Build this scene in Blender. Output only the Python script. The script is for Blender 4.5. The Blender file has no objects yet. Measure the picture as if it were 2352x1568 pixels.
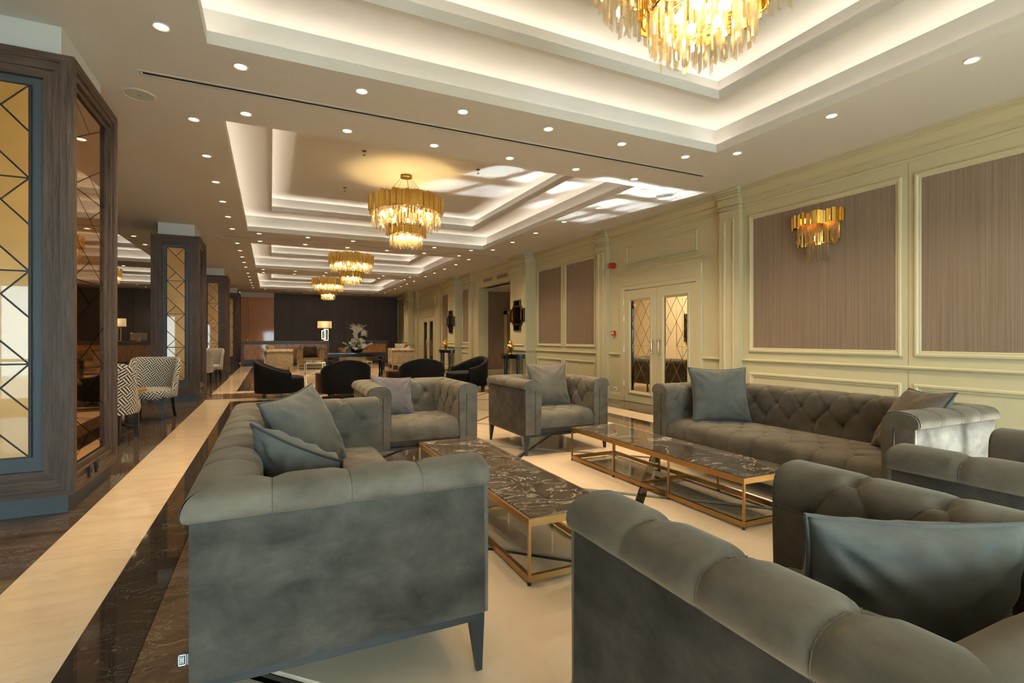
import bpy, bmesh, math, random
import numpy as np
from mathutils import Vector, Matrix, Euler
random.seed(11)
sc = bpy.context.scene
COL = sc.collection
PI = math.pi

# ------------------------------------------------------------------ camera, world, light, exposure
TH = math.atan((1176 - 621.85) / 1165.2)
cam = bpy.data.cameras.new('camera')
cam.sensor_width = 36.0
cam.lens = 36.0 * 1165.2 / 2352
cam.shift_y = -8.1 / 2352
cam.clip_start = 0.05
camo = bpy.data.objects.new('camera', cam)
COL.objects.link(camo)
camo.location = (0, 0, 1.25)
camo.rotation_euler = (PI / 2, 0, -TH)
sc.camera = camo

sc.view_settings.view_transform = 'Standard'
sc.view_settings.look = 'None'
sc.view_settings.gamma = 1.0
sc.view_settings.use_curve_mapping = False
sc.view_settings.exposure = 0.06

world = bpy.data.worlds.new('sky')
sc.world = world
world.use_nodes = True
bg = world.node_tree.nodes['Background']
bg.inputs['Color'].default_value = (0.66, 0.90, 1.0, 1)
bg.inputs['Strength'].default_value = 25.0

WIN_Y = -2.6            # glazed wall behind the camera
WINDOWS = [(-5.0, -3.7, 2.3), (-0.7, 3.0, 1.95), (3.3, 4.6, 3.1)]  # unseen openings, sized to steer the daylight and keep sun off the armchairs
for wx0, wx1, wtop in WINDOWS:
    la = bpy.data.lights.new('window_portal', 'AREA')
    la.shape = 'RECTANGLE'
    la.size = wx1 - wx0
    la.size_y = wtop - 0.1
    la.cycles.is_portal = True
    lo = bpy.data.objects.new('window_portal', la)
    COL.objects.link(lo)
    lo.location = ((wx0 + wx1) / 2, WIN_Y - 0.12, (wtop + 0.1) / 2)
    lo.rotation_euler = (PI / 2, 0, 0)

sun = bpy.data.lights.new('sun', 'SUN')
sun.energy = 44.0
sun.color = (0.92, 0.98, 1.0)
sun.angle = math.radians(1.2)
suno = bpy.data.objects.new('sun', sun)
COL.objects.link(suno)
suno.rotation_euler = Vector((0.02, 1.0, -0.528)).to_track_quat('-Z', 'Y').to_euler()

# added spot standing in for sun off the polished floor, bar shadows masked in
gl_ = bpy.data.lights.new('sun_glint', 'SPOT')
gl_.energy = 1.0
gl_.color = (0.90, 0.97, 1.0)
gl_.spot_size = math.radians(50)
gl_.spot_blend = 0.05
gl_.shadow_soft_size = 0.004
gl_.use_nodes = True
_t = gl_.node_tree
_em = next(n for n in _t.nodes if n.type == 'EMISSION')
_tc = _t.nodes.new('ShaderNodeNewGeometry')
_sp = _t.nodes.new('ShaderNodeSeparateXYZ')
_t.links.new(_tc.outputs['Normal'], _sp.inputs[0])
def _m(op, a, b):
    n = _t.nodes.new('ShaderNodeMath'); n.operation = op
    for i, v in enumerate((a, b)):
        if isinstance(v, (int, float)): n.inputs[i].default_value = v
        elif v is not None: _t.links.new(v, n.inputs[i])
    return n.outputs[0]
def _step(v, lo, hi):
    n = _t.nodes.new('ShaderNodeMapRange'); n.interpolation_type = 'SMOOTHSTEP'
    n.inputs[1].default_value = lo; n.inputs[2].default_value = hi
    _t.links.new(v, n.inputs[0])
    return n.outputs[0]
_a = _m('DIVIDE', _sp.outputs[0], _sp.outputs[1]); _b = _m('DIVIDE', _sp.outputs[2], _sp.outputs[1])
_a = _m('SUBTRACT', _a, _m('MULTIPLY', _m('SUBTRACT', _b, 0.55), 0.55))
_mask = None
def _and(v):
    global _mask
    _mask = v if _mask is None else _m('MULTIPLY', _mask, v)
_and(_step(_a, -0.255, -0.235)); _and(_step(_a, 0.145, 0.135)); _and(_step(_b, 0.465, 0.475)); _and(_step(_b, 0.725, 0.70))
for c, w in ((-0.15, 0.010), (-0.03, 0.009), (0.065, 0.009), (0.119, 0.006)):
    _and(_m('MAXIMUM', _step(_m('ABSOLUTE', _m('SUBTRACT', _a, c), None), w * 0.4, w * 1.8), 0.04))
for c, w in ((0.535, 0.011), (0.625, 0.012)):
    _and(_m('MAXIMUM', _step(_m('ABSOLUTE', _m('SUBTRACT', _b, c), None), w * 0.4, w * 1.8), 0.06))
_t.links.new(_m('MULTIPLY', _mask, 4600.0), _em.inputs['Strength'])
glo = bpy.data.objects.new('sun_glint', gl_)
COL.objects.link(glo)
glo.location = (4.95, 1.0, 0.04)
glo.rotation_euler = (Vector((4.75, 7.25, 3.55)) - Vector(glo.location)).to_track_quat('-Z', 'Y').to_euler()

P_DOWN = 84.0     # recessed downlight
P_BULB = 150.0     # chandelier bulbs (emission)
P_COVE = 36.0      # cove strips (emission)

cy = sc.cycles
cy.use_denoising = True
cy.max_bounces = 6
cy.diffuse_bounces = 3
cy.glossy_bounces = 3
cy.transmission_bounces = 4
cy.transparent_max_bounces = 10
cy.caustics_reflective = False
cy.caustics_refractive = False
cy.sample_clamp_indirect = 4.0
cy.use_light_tree = True
cy.use_adaptive_sampling = True
cy.adaptive_threshold = 0.13
cy.adaptive_min_samples = 16
cy.blur_glossy = 0.5

# ------------------------------------------------------------------ materials
def nt(name):
    m = bpy.data.materials.new(name)
    m.use_nodes = True
    t = m.node_tree
    return m, t, t.nodes['Principled BSDF']

def setp(b, **k):
    names = {'col': 'Base Color', 'rough': 'Roughness', 'metal': 'Metallic', 'coat': 'Coat Weight', 'coatr': 'Coat Roughness',
             'sheen': 'Sheen Weight', 'sheenr': 'Sheen Roughness', 'spec': 'Specular IOR Level', 'trans': 'Transmission Weight', 'ior': 'IOR', 'alpha': 'Alpha'}
    for a, v in k.items():
        if a == 'sheent':
            b.inputs['Sheen Tint'].default_value = (*v, 1)
            continue
        i = b.inputs[names[a]]
        i.default_value = (*v, 1) if a == 'col' else v

def plain(name, col, rough=0.5, **k):
    m, t, b = nt(name)
    setp(b, col=col, rough=rough, **k)
    return m

def coords(t, scale=(1, 1, 1), rnd=False, kind='Object'):
    tc = t.nodes.new('ShaderNodeTexCoord')
    mp = t.nodes.new('ShaderNodeMapping')
    mp.inputs['Scale'].default_value = scale
    t.links.new(tc.outputs[kind], mp.inputs['Vector'])
    if rnd:
        oi = t.nodes.new('ShaderNodeObjectInfo')
        ml = t.nodes.new('ShaderNodeMath'); ml.operation = 'MULTIPLY'; ml.inputs[1].default_value = 37.0
        t.links.new(oi.outputs['Random'], ml.inputs[0])
        cb = t.nodes.new('ShaderNodeCombineXYZ')
        for i in range(3):
            t.links.new(ml.outputs[0], cb.inputs[i])
        t.links.new(cb.outputs[0], mp.inputs['Location'])
    return mp.outputs['Vector']

def noise(t, vec, scale, detail=4, rough=0.55, dist=0.0):
    n = t.nodes.new('ShaderNodeTexNoise')
    n.inputs['Scale'].default_value = scale
    n.inputs['Detail'].default_value = detail
    n.inputs['Roughness'].default_value = rough
    n.inputs['Distortion'].default_value = dist
    t.links.new(vec, n.inputs['Vector'])
    return n.outputs['Fac']

def ramp(t, fac, stops):
    r = t.nodes.new('ShaderNodeValToRGB')
    e = r.color_ramp.elements
    while len(e) < len(stops):
        e.new(0.5)
    for el, (p, c) in zip(e, stops):
        el.position = p
        el.color = (*c, 1) if len(c) == 3 else c
    t.links.new(fac, r.inputs['Fac'])
    return r.outputs['Color']

def mixc(t, fac, a, b, mode='MIX'):
    n = t.nodes.new('ShaderNodeMix'); n.data_type = 'RGBA'; n.blend_type = mode
    for s, v in ((n.inputs['Factor'], fac), (n.inputs['A'], a), (n.inputs['B'], b)):
        if isinstance(v, (int, float)):
            s.default_value = v
        elif isinstance(v, tuple):
            s.default_value = (*v, 1)
        else:
            t.links.new(v, s)
    return n.outputs['Result']

def bump(t, b, h, strength=0.2, dist=0.01):
    n = t.nodes.new('ShaderNodeBump')
    n.inputs['Strength'].default_value = strength
    n.inputs['Distance'].default_value = dist
    t.links.new(h, n.inputs['Height'])
    t.links.new(n.outputs['Normal'], b.inputs['Normal'])

def math1(t, op, a, b=None):
    n = t.nodes.new('ShaderNodeMath'); n.operation = op
    for i, v in enumerate((a, b)):
        if v is None:
            continue
        if isinstance(v, (int, float)):
            n.inputs[i].default_value = v
        else:
            t.links.new(v, n.inputs[i])
    return n.outputs[0]

def velvet(name, dark, light, sheen=0.22, rough=0.75, patch=5.0):
    m, t, b = nt(name)
    v = coords(t, (1, 1, 1.4), rnd=True)
    f = noise(t, v, patch, 6, 0.62, 0.25)
    f2 = noise(t, v, 180, 2, 0.5)
    c = ramp(t, f, [(0.30, dark), (0.66, light)])
    c = mixc(t, math1(t, 'MULTIPLY', f2, 0.35), c, dark)
    t.links.new(c, b.inputs['Base Color'])
    setp(b, rough=rough, sheen=sheen, sheenr=0.4, spec=0.15)
    b.inputs['Sheen Tint'].default_value = (min(1, light[0] * 5), min(1, light[1] * 5), min(1, light[2] * 5), 1)
    bump(t, b, f2, 0.12, 0.002)
    return m

def marble(name, c1, c2, vein, vscale=3.0, vw=0.02, vamt=0.8, rough=0.06, stretch=(1, 1, 1), cscale=2.5):
    m, t, b = nt(name)
    v = coords(t, stretch, rnd=True)
    f = noise(t, v, cscale, 6, 0.6, 0.8)
    c = ramp(t, f, [(0.3, c1), (0.7, c2)])
    f2 = noise(t, v, vscale, 6, 0.65, 1.4)
    d = math1(t, 'ABSOLUTE', math1(t, 'SUBTRACT', f2, 0.5))
    k = ramp(t, d, [(0.0, (1, 1, 1)), (vw, (0, 0, 0))])
    f3 = noise(t, v, vscale * 0.7, 3)
    k2 = mixc(t, 1.0, k, ramp(t, f3, [(0.36, (0, 0, 0)), (0.66, (vamt, vamt, vamt))]), 'MULTIPLY')
    c = mixc(t, k2, c, vein)
    t.links.new(c, b.inputs['Base Color'])
    setp(b, rough=rough, spec=0.5)
    return m

def wood(name, dark, light, rough=0.45, scale=(14, 14, 1.2), coat=0.0, bumpv=0.25, rnd=True):
    m, t, b = nt(name)
    v = coords(t, scale, rnd=rnd)
    f = noise(t, v, 2.2, 6, 0.65, 1.2)
    f2 = noise(t, v, 11, 3, 0.6)
    c = ramp(t, f, [(0.3, dark), (0.68, light)])
    c = mixc(t, math1(t, 'MULTIPLY', f2, 0.5), c, dark)
    t.links.new(c, b.inputs['Base Color'])
    setp(b, rough=rough, coat=coat, coatr=0.05)
    if bumpv:
        bump(t, b, f2, bumpv, 0.004)
    return m

def emit(name, col, s):
    m, t, b = nt(name)
    setp(b, col=(0, 0, 0), rough=1.0)
    b.inputs['Emission Color'].default_value = (*col, 1)
    b.inputs['Emission Strength'].default_value = s
    return m

MT = {}
MT['plaster'] = plain('white plaster', (0.80, 0.775, 0.72), 0.9)
MT['neck'] = plain('white painted plaster', (0.75, 0.75, 0.72), 0.9)
MT['cream'] = plain('cream painted wood', (0.51, 0.455, 0.28), 0.45)
MT['cream_door'] = plain('cream door paint', (0.52, 0.465, 0.295), 0.4)

def wallpaper(name, c1, c2):
    m, t, b = nt(name)
    v = coords(t, (1, 45, 0.25))
    f = noise(t, v, 2.0, 5, 0.75)
    v2 = coords(t, (1, 120, 120))
    f2 = noise(t, v2, 3, 2)
    c = ramp(t, f, [(0.36, c1), (0.6, c2)])
    c = mixc(t, math1(t, 'MULTIPLY', f2, 0.3), c, c1)
    t.links.new(c, b.inputs['Base Color'])
    setp(b, rough=0.6)
    bump(t, b, f, 0.15, 0.003)
    return m
MT['wallpaper'] = wallpaper('striped mauve wallpaper', (0.155, 0.110, 0.074), (0.25, 0.182, 0.128))
MT['wallpaper2'] = wallpaper('striped brown wallpaper', (0.17, 0.12, 0.075), (0.24, 0.175, 0.11))
MT['oak'] = wood('dark stained oak', (0.030, 0.0165, 0.0095), (0.120, 0.070, 0.043), 0.6, (16, 16, 1.0), bumpv=0.4)
MT['oak_h'] = wood('dark stained oak across', (0.030, 0.0165, 0.0095), (0.120, 0.070, 0.043), 0.6, (1.0, 1.0, 16), bumpv=0.4)
MT['slate'] = plain('slate painted board', (0.050, 0.058, 0.062), 0.55)
MT['black_line'] = plain('black backing', (0.012, 0.011, 0.012), 0.5)

def goldpanel():
    m, t, b = nt('glossy gold lacquer')
    v = coords(t, (1, 1, 1), rnd=True)
    f = noise(t, v, 1.3, 3, 0.5)
    f2 = noise(t, v, 220, 2)
    c = ramp(t, f, [(0.3, (0.42, 0.19, 0.035)), (0.7, (0.58, 0.30, 0.07))])
    c = mixc(t, math1(t, 'MULTIPLY', f2, 0.4), c, (0.36, 0.17, 0.035))
    t.links.new(c, b.inputs['Base Color'])
    setp(b, rough=0.35, metal=0.15, coat=0.55, coatr=0.02)
    return m
MT['gold_panel'] = goldpanel()
MT['bronze_mirror'] = plain('bronze tinted mirror', (0.52, 0.30, 0.13), 0.03, metal=1.0)
MT['mirror'] = plain('silver mirror', (0.80, 0.76, 0.66), 0.02, metal=1.0)
MT['dark_mirror'] = plain('smoked mirror', (0.42, 0.29, 0.19), 0.04, metal=1.0)
MT['bronze'] = plain('brushed bronze', (0.42, 0.25, 0.09), 0.32, metal=1.0)
MT['gold'] = plain('polished gold', (0.84, 0.56, 0.15), 0.2, metal=1.0)
MT['brass'] = plain('pale brass', (0.85, 0.68, 0.38), 0.18, metal=1.0)
MT['chrome'] = plain('chrome', (0.7, 0.68, 0.62), 0.12, metal=1.0)
MT['leg_metal'] = plain('dark metal legs', (0.03, 0.032, 0.033), 0.35, metal=0.4)
MT['lacquer'] = plain('black lacquer', (0.008, 0.008, 0.008), 0.12, coat=0.6)
MT['black_wood'] = plain('black stained wood', (0.012, 0.011, 0.01), 0.3)
MT['cream_marble'] = marble('cream marble', (0.60, 0.44, 0.28), (0.70, 0.54, 0.37), (0.74, 0.60, 0.44), 2.2, 0.03, 0.5, 0.05, (1, 2.6, 1))
MT['field_marble'] = marble('pale cream marble', (0.66, 0.50, 0.34), (0.72, 0.56, 0.40), (0.58, 0.43, 0.29), 1.6, 0.008, 0.5, 0.05)
MT['brown_marble'] = marble('brown emperador marble', (0.075, 0.046, 0.026), (0.17, 0.105, 0.058), (0.45, 0.33, 0.22), 5.0, 0.014, 0.9, 0.05, (1, 2.2, 1))
MT['aisle_marble'] = marble('dark aisle marble', (0.050, 0.034, 0.024), (0.115, 0.078, 0.052), (0.40, 0.34, 0.28), 6.0, 0.012, 0.8, 0.06, (1, 2.8, 1))
MT['dark_marble'] = marble('near black marble', (0.018, 0.013, 0.010), (0.042, 0.030, 0.022), (0.30, 0.26, 0.22), 4.0, 0.008, 0.8, 0.05, (1, 2.2, 1))
MT['inlay'] = plain('black stone inlay', (0.02, 0.016, 0.014), 0.06)
MT['table_marble'] = marble('dark veined table marble', (0.045, 0.034, 0.026), (0.12, 0.092, 0.070), (0.66, 0.59, 0.50), 2.4, 0.016, 1.0, 0.05, (1, 1.4, 1), 5.0)
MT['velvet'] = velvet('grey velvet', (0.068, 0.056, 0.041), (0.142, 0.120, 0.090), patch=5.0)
MT['velvet_body'] = velvet('grey velvet panel', (0.020, 0.0175, 0.014), (0.076, 0.067, 0.054), patch=5.0)  # same velvet darkened so the side panels read as shaded below the lit tops
MT['pillow'] = velvet('slate velvet', (0.065, 0.061, 0.052), (0.13, 0.124, 0.107), patch=3.0)
MT['pillow_taupe'] = velvet('taupe velvet', (0.080, 0.065, 0.048), (0.15, 0.125, 0.094), patch=3.0)
MT['pillow_lilac'] = velvet('lilac grey velvet', (0.085, 0.073, 0.074), (0.14, 0.122, 0.122), patch=3.0)
MT['stitch'] = plain('seam thread', (0.075, 0.064, 0.048), 0.8)
MT['piping'] = plain('dark piping', (0.035, 0.038, 0.038), 0.6)
MT['black_velvet'] = velvet('black velvet', (0.003, 0.003, 0.003), (0.008, 0.008, 0.008), 0.03)
MT['beige_velvet'] = velvet('beige velvet', (0.20, 0.15, 0.09), (0.34, 0.27, 0.18))
MT['olive_velvet'] = velvet('olive beige velvet', (0.13, 0.09, 0.045), (0.23, 0.165, 0.09))
MT['brown_pillow'] = velvet('dark brown velvet', (0.03, 0.018, 0.012), (0.07, 0.045, 0.03))
MT['wall_wood'] = wood('dark wenge panel', (0.030, 0.020, 0.014), (0.066, 0.046, 0.034), 0.5, (10, 10, 0.8), bumpv=0.1)
MT['orange_wood'] = wood('orange lacquered veneer', (0.52, 0.165, 0.010), (0.68, 0.245, 0.020), 0.4, (12, 12, 0.8), coat=0.6, bumpv=0.0)
MT['desk_top'] = wood('desk wood', (0.05, 0.028, 0.018), (0.11, 0.065, 0.042), 0.3, (1, 12, 12))
MT['desk_panel'] = wood('desk orange veneer', (0.30, 0.125, 0.03), (0.42, 0.19, 0.055), 0.3, (4, 4, 4), coat=0.8, bumpv=0.0)
MT['walnut'] = wood('walnut', (0.06, 0.022, 0.010), (0.15, 0.06, 0.026), 0.25, (8, 8, 1.5), coat=0.4)
MT['white'] = plain('white plastic', (0.78, 0.77, 0.73), 0.4)
MT['grille'] = plain('speaker grille', (0.60, 0.60, 0.56), 0.6)
MT['black'] = plain('black plastic', (0.01, 0.01, 0.01), 0.4)
MT['slot'] = plain('slot dark', (0.004, 0.004, 0.004), 0.9)
MT['red'] = plain('red plastic', (0.42, 0.012, 0.015), 0.3)
MT['green_sign'] = plain('green sign', (0.05, 0.30, 0.14), 0.3)
MT['vent'] = plain('vent louvre', (0.16, 0.13, 0.085), 0.5)
MT['rose'] = plain('ivory rose petals', (0.80, 0.74, 0.58), 0.7)
MT['plume'] = plain('cream plume', (0.76, 0.68, 0.52), 0.8)
MT['leaf'] = plain('dark green leaf', (0.05, 0.075, 0.025), 0.5)
MT['downlight'] = emit('downlight lens', (1.0, 0.78, 0.48), 8.0)
MT['bulb'] = emit('warm bulb', (1.0, 0.66, 0.26), P_BULB)
MT['cove'] = emit('cove led strip', (1.0, 0.87, 0.72), P_COVE)
MT['orange_glow'] = emit('warm strip', (1.0, 0.6, 0.2), 3.0)

def crystal():
    m, t, b = nt('clear crystal')
    out = t.nodes['Material Output']
    tr = t.nodes.new('ShaderNodeBsdfTransparent'); tr.inputs['Color'].default_value = (0.97, 0.94, 0.88, 1)
    gl = t.nodes.new('ShaderNodeBsdfGlossy'); gl.inputs['Roughness'].default_value = 0.05
    tl = t.nodes.new('ShaderNodeBsdfTranslucent'); tl.inputs['Color'].default_value = (1.0, 0.95, 0.84, 1)
    lw = t.nodes.new('ShaderNodeLayerWeight'); lw.inputs['Blend'].default_value = 0.5
    frs = math1(t, 'MULTIPLY', math1(t, 'POWER', lw.outputs['Facing'], 3.0), 0.5)
    m1 = t.nodes.new('ShaderNodeMixShader'); m1.inputs[0].default_value = 0.22
    t.links.new(tr.outputs[0], m1.inputs[1]); t.links.new(tl.outputs[0], m1.inputs[2])
    m2 = t.nodes.new('ShaderNodeMixShader')
    ad = math1(t, 'ADD', frs, 0.07)
    t.links.new(ad, m2.inputs[0]); t.links.new(m1.outputs[0], m2.inputs[1]); t.links.new(gl.outputs[0], m2.inputs[2])
    t.links.new(m2.outputs[0], out.inputs['Surface'])
    return m
MT['crystal'] = crystal()

def glass():
    m, t, b = nt('window glass')
    out = t.nodes['Material Output']
    tr = t.nodes.new('ShaderNodeBsdfTransparent'); tr.inputs['Color'].default_value = (0.96, 0.98, 0.97, 1)
    gl = t.nodes.new('ShaderNodeBsdfGlossy'); gl.inputs['Roughness'].default_value = 0.01
    lw = t.nodes.new('ShaderNodeLayerWeight'); lw.inputs['Blend'].default_value = 0.5
    frs = math1(t, 'ADD', math1(t, 'MULTIPLY', math1(t, 'POWER', lw.outputs['Facing'], 5.0), 0.4), 0.04)
    m2 = t.nodes.new('ShaderNodeMixShader')
    t.links.new(frs, m2.inputs[0]); t.links.new(tr.outputs[0], m2.inputs[1]); t.links.new(gl.outputs[0], m2.inputs[2])
    t.links.new(m2.outputs[0], out.inputs['Surface'])
    return m
MT['glass'] = glass()

def shade():
    m, t, b = nt('linen lamp shade')
    out = t.nodes['Material Output']
    tl = t.nodes.new('ShaderNodeBsdfTranslucent'); tl.inputs['Color'].default_value = (0.85, 0.72, 0.5, 1)
    df = t.nodes.new('ShaderNodeBsdfDiffuse'); df.inputs['Color'].default_value = (0.75, 0.66, 0.5, 1)
    m1 = t.nodes.new('ShaderNodeMixShader'); m1.inputs[0].default_value = 0.5
    t.links.new(tl.outputs[0], m1.inputs[1]); t.links.new(df.outputs[0], m1.inputs[2])
    t.links.new(m1.outputs[0], out.inputs['Surface'])
    return m
MT['shade'] = shade()

def fret():
    m, t, b = nt('black and ivory fret fabric')
    uv = t.nodes.new('ShaderNodeUVMap')
    mp = t.nodes.new('ShaderNodeMapping')
    mp.inputs['Rotation'].default_value = (0, 0, math.radians(38))
    mp.inputs['Scale'].default_value = (1 / 0.092, 1 / 0.092, 1)
    t.links.new(uv.outputs['UV'], mp.inputs['Vector'])
    sp = t.nodes.new('ShaderNodeSeparateXYZ'); t.links.new(mp.outputs[0], sp.inputs[0])
    x, y = sp.outputs[0], sp.outputs[1]
    par = math1(t, 'MODULO', math1(t, 'ADD', math1(t, 'FLOOR', x), math1(t, 'ADD', math1(t, 'FLOOR', y), 1000.0)), 2.0)
    def stripes(c):
        return math1(t, 'LESS_THAN', math1(t, 'FRACT', math1(t, 'ADD', math1(t, 'MULTIPLY', c, 3.0), 100.25)), 0.5)
    sx, sy = stripes(x), stripes(y)
    k = math1(t, 'ADD', math1(t, 'MULTIPLY', par, sx), math1(t, 'MULTIPLY', math1(t, 'SUBTRACT', 1.0, par), sy))
    c = mixc(t, k, (0.62, 0.56, 0.45), (0.018, 0.017, 0.016))
    t.links.new(c, b.inputs['Base Color'])
    setp(b, rough=0.85, sheen=0.1)
    return m
MT['fret'] = fret()

# ------------------------------------------------------------------ mesh helpers
def link(o, parent=None):
    COL.objects.link(o)
    if parent is not None:
        o.parent = parent
    return o

def mesh_from(name, v, f, mat, smooth=False, uv=None):
    me = bpy.data.meshes.new(name)
    me.from_pydata([tuple(map(float, p)) for p in v], [], [tuple(map(int, q)) for q in f])
    me.validate()
    if mat is not None:
        me.materials.append(MT[mat] if isinstance(mat, str) else mat)
    if smooth:
        me.polygons.foreach_set('use_smooth', [True] * len(me.polygons))
    if uv is not None:
        l = me.uv_layers.new(name='UVMap')
        for p in me.polygons:
            for li in p.loop_indices:
                l.data[li].uv = uv[me.loops[li].vertex_index]
    me.update()
    return me

class MB:
    def __init__(s):
        s.v = []; s.f = []
    def add(s, v, f):
        o = len(s.v)
        s.v += [tuple(p) for p in v]
        s.f += [tuple(i + o for i in q) for q in f]
        return s
    def box(s, x0, x1, y0, y1, z0, z1):
        return s.add([(x0, y0, z0), (x1, y0, z0), (x1, y1, z0), (x0, y1, z0), (x0, y0, z1), (x1, y0, z1), (x1, y1, z1), (x0, y1, z1)],
                     [(0, 3, 2, 1), (4, 5, 6, 7), (0, 1, 5, 4), (1, 2, 6, 5), (2, 3, 7, 6), (3, 0, 4, 7)])
    def frustum(s, a, z0, b, z1):        # a, b = (x0,x1,y0,y1)
        q = lambda r, z: [(r[0], r[2], z), (r[1], r[2], z), (r[1], r[3], z), (r[0], r[3], z)]
        return s.add(q(a, z0) + q(b, z1), [(0, 3, 2, 1), (4, 5, 6, 7), (0, 1, 5, 4), (1, 2, 6, 5), (2, 3, 7, 6), (3, 0, 4, 7)])
    def tube(s, pts, r, n=8, closed=False, cap=True):
        pts = [Vector(p) for p in pts]
        m = len(pts)
        rs = r if isinstance(r, (list, tuple)) else [r] * m
        rings = []
        up = None
        for i, p in enumerate(pts):
            a = pts[(i - 1) % m] if (closed or i > 0) else p
            b = pts[(i + 1) % m] if (closed or i < m - 1) else p
            d = (b - a).normalized()
            if up is None:
                up = Vector((0, 0, 1)) if abs(d.z) < 0.9 else Vector((1, 0, 0))
            u = d.cross(up)
            if u.length < 1e-6:
                u = d.orthogonal()
            u.normalize(); w = u.cross(d).normalized(); up = w
            rings.append([p + (u * math.cos(2 * PI * k / n) + w * math.sin(2 * PI * k / n)) * rs[i] for k in range(n)])
        v = [q for g in rings for q in g]
        f = []
        for i in range(m if closed else m - 1):
            j = (i + 1) % m
            for k in range(n):
                f.append((i * n + k, i * n + (k + 1) % n, j * n + (k + 1) % n, j * n + k))
        if not closed and cap:
            f.append(tuple(range(n - 1, -1, -1))); f.append(tuple((m - 1) * n + k for k in range(n)))
        return s.add(v, f)
    def lathe(s, prof, c=(0, 0, 0), n=24, cap=True):
        v = []; f = []
        m = len(prof)
        for r, z in prof:
            for k in range(n):
                a = 2 * PI * k / n
                v.append((c[0] + r * math.cos(a), c[1] + r * math.sin(a), c[2] + z))
        for i in range(m - 1):
            for k in range(n):
                f.append((i * n + k, i * n + (k + 1) % n, (i + 1) * n + (k + 1) % n, (i + 1) * n + k))
        if cap:
            f.append(tuple(range(n - 1, -1, -1))); f.append(tuple((m - 1) * n + k for k in range(n)))
        return s.add(v, f)
    def prism(s, poly, fn, a, b):       # fn(p,q,h) -> xyz ; poly in (p,q), extruded from a to b
        n = len(poly)
        v = [fn(p, q, a) for p, q in poly] + [fn(p, q, b) for p, q in poly]
        f = [tuple(range(n - 1, -1, -1)), tuple(range(n, 2 * n))] + [(i, (i + 1) % n, n + (i + 1) % n, n + i) for i in range(n)]
        return s.add(v, f)
    def frame(s, fn, p0, p1, q0, q1, prof):
        # mitred picture-frame moulding; prof = closed list of (inset, height)
        n = len(prof)
        v = []
        for (cp, cq, sp, sq) in ((p0, q0, 1, 1), (p1, q0, -1, 1), (p1, q1, -1, -1), (p0, q1, 1, -1)):
            v += [fn(cp + sp * i, cq + sq * i, h) for i, h in prof]
        f = []
        for c in range(4):
            d = (c + 1) % 4
            for k in range(n):
                f.append((c * n + k, d * n + k, d * n + (k + 1) % n, c * n + (k + 1) % n))
        return s.add(v, f)
    def mesh(s, name, mat, smooth=False, bevel=0.0, seg=2):
        me = mesh_from(name, s.v, s.f, mat, smooth)
        b = bmesh.new(); b.from_mesh(me)
        bmesh.ops.recalc_face_normals(b, faces=b.faces)
        if bevel:
            e = [x for x in b.edges if len(x.link_faces) == 2 and x.calc_face_angle(0) > 0.5]
            bmesh.ops.bevel(b, geom=e, offset=bevel, segments=seg, profile=0.7, affect='EDGES')
        b.to_mesh(me); b.free()
        if smooth or bevel:
            me.polygons.foreach_set('use_smooth', [True] * len(me.polygons))
            try:
                me.set_sharp_from_angle(angle=0.7)
            except Exception:
                pass
        return me
    def obj(s, name, mat, parent=None, smooth=False, bevel=0.0, seg=2):
        return link(bpy.data.objects.new(name, s.mesh(name, mat, smooth, bevel, seg)), parent)

def inst(name, me, parent=None, loc=(0, 0, 0), rot=(0, 0, 0), scale=None):
    o = link(bpy.data.objects.new(name, me), parent)
    o.location = loc
    o.rotation_euler = rot
    if scale:
        o.scale = scale
    return o

def empty(name, loc=(0, 0, 0), rz=0.0, parent=None):
    o = link(bpy.data.objects.new(name, None), parent)
    o.location = loc
    o.rotation_euler = (0, 0, rz)
    o.empty_display_size = 0.1
    return o

def tag(o, label=None, cat=None, group=None, kind=None):
    if label: o['label'] = label
    if cat: o['category'] = cat
    if group: o['group'] = group
    if kind: o['kind'] = kind
    return o

def copy_tree(o, parent=None):
    c = o.copy()
    COL.objects.link(c)
    c.parent = parent
    for ch in list(o.children):
        copy_tree(ch, c)
    return c

ORD = ['nearest', 'second', 'third', 'fourth', 'fifth', 'sixth', 'seventh', 'eighth', 'ninth', 'tenth']

def inset_poly(poly, g):
    # inset a convex polygon (counter-clockwise or clockwise) by g
    a = sum(p[0] * q[1] - q[0] * p[1] for p, q in zip(poly, poly[1:] + poly[:1]))
    if a < 0:
        poly = poly[::-1]
    n = len(poly)
    L = []
    for i in range(n):
        (x0, y0), (x1, y1) = poly[i], poly[(i + 1) % n]
        dx, dy = x1 - x0, y1 - y0
        l = math.hypot(dx, dy)
        nx, ny = -dy / l, dx / l
        L.append((nx, ny, nx * x0 + ny * y0 + g))
    out = list(poly)
    for nx, ny, c in L:
        res = []
        for i in range(len(out)):
            p, q = out[i], out[(i + 1) % len(out)]
            dp, dq = nx * p[0] + ny * p[1] - c, nx * q[0] + ny * q[1] - c
            if dp >= 0: res.append(p)
            if (dp > 0) != (dq > 0) and abs(dp - dq) > 1e-9:
                k = dp / (dp - dq)
                res.append((p[0] + (q[0] - p[0]) * k, p[1] + (q[1] - p[1]) * k))
        out = res
        if len(out) < 3:
            return None
    return out

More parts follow.
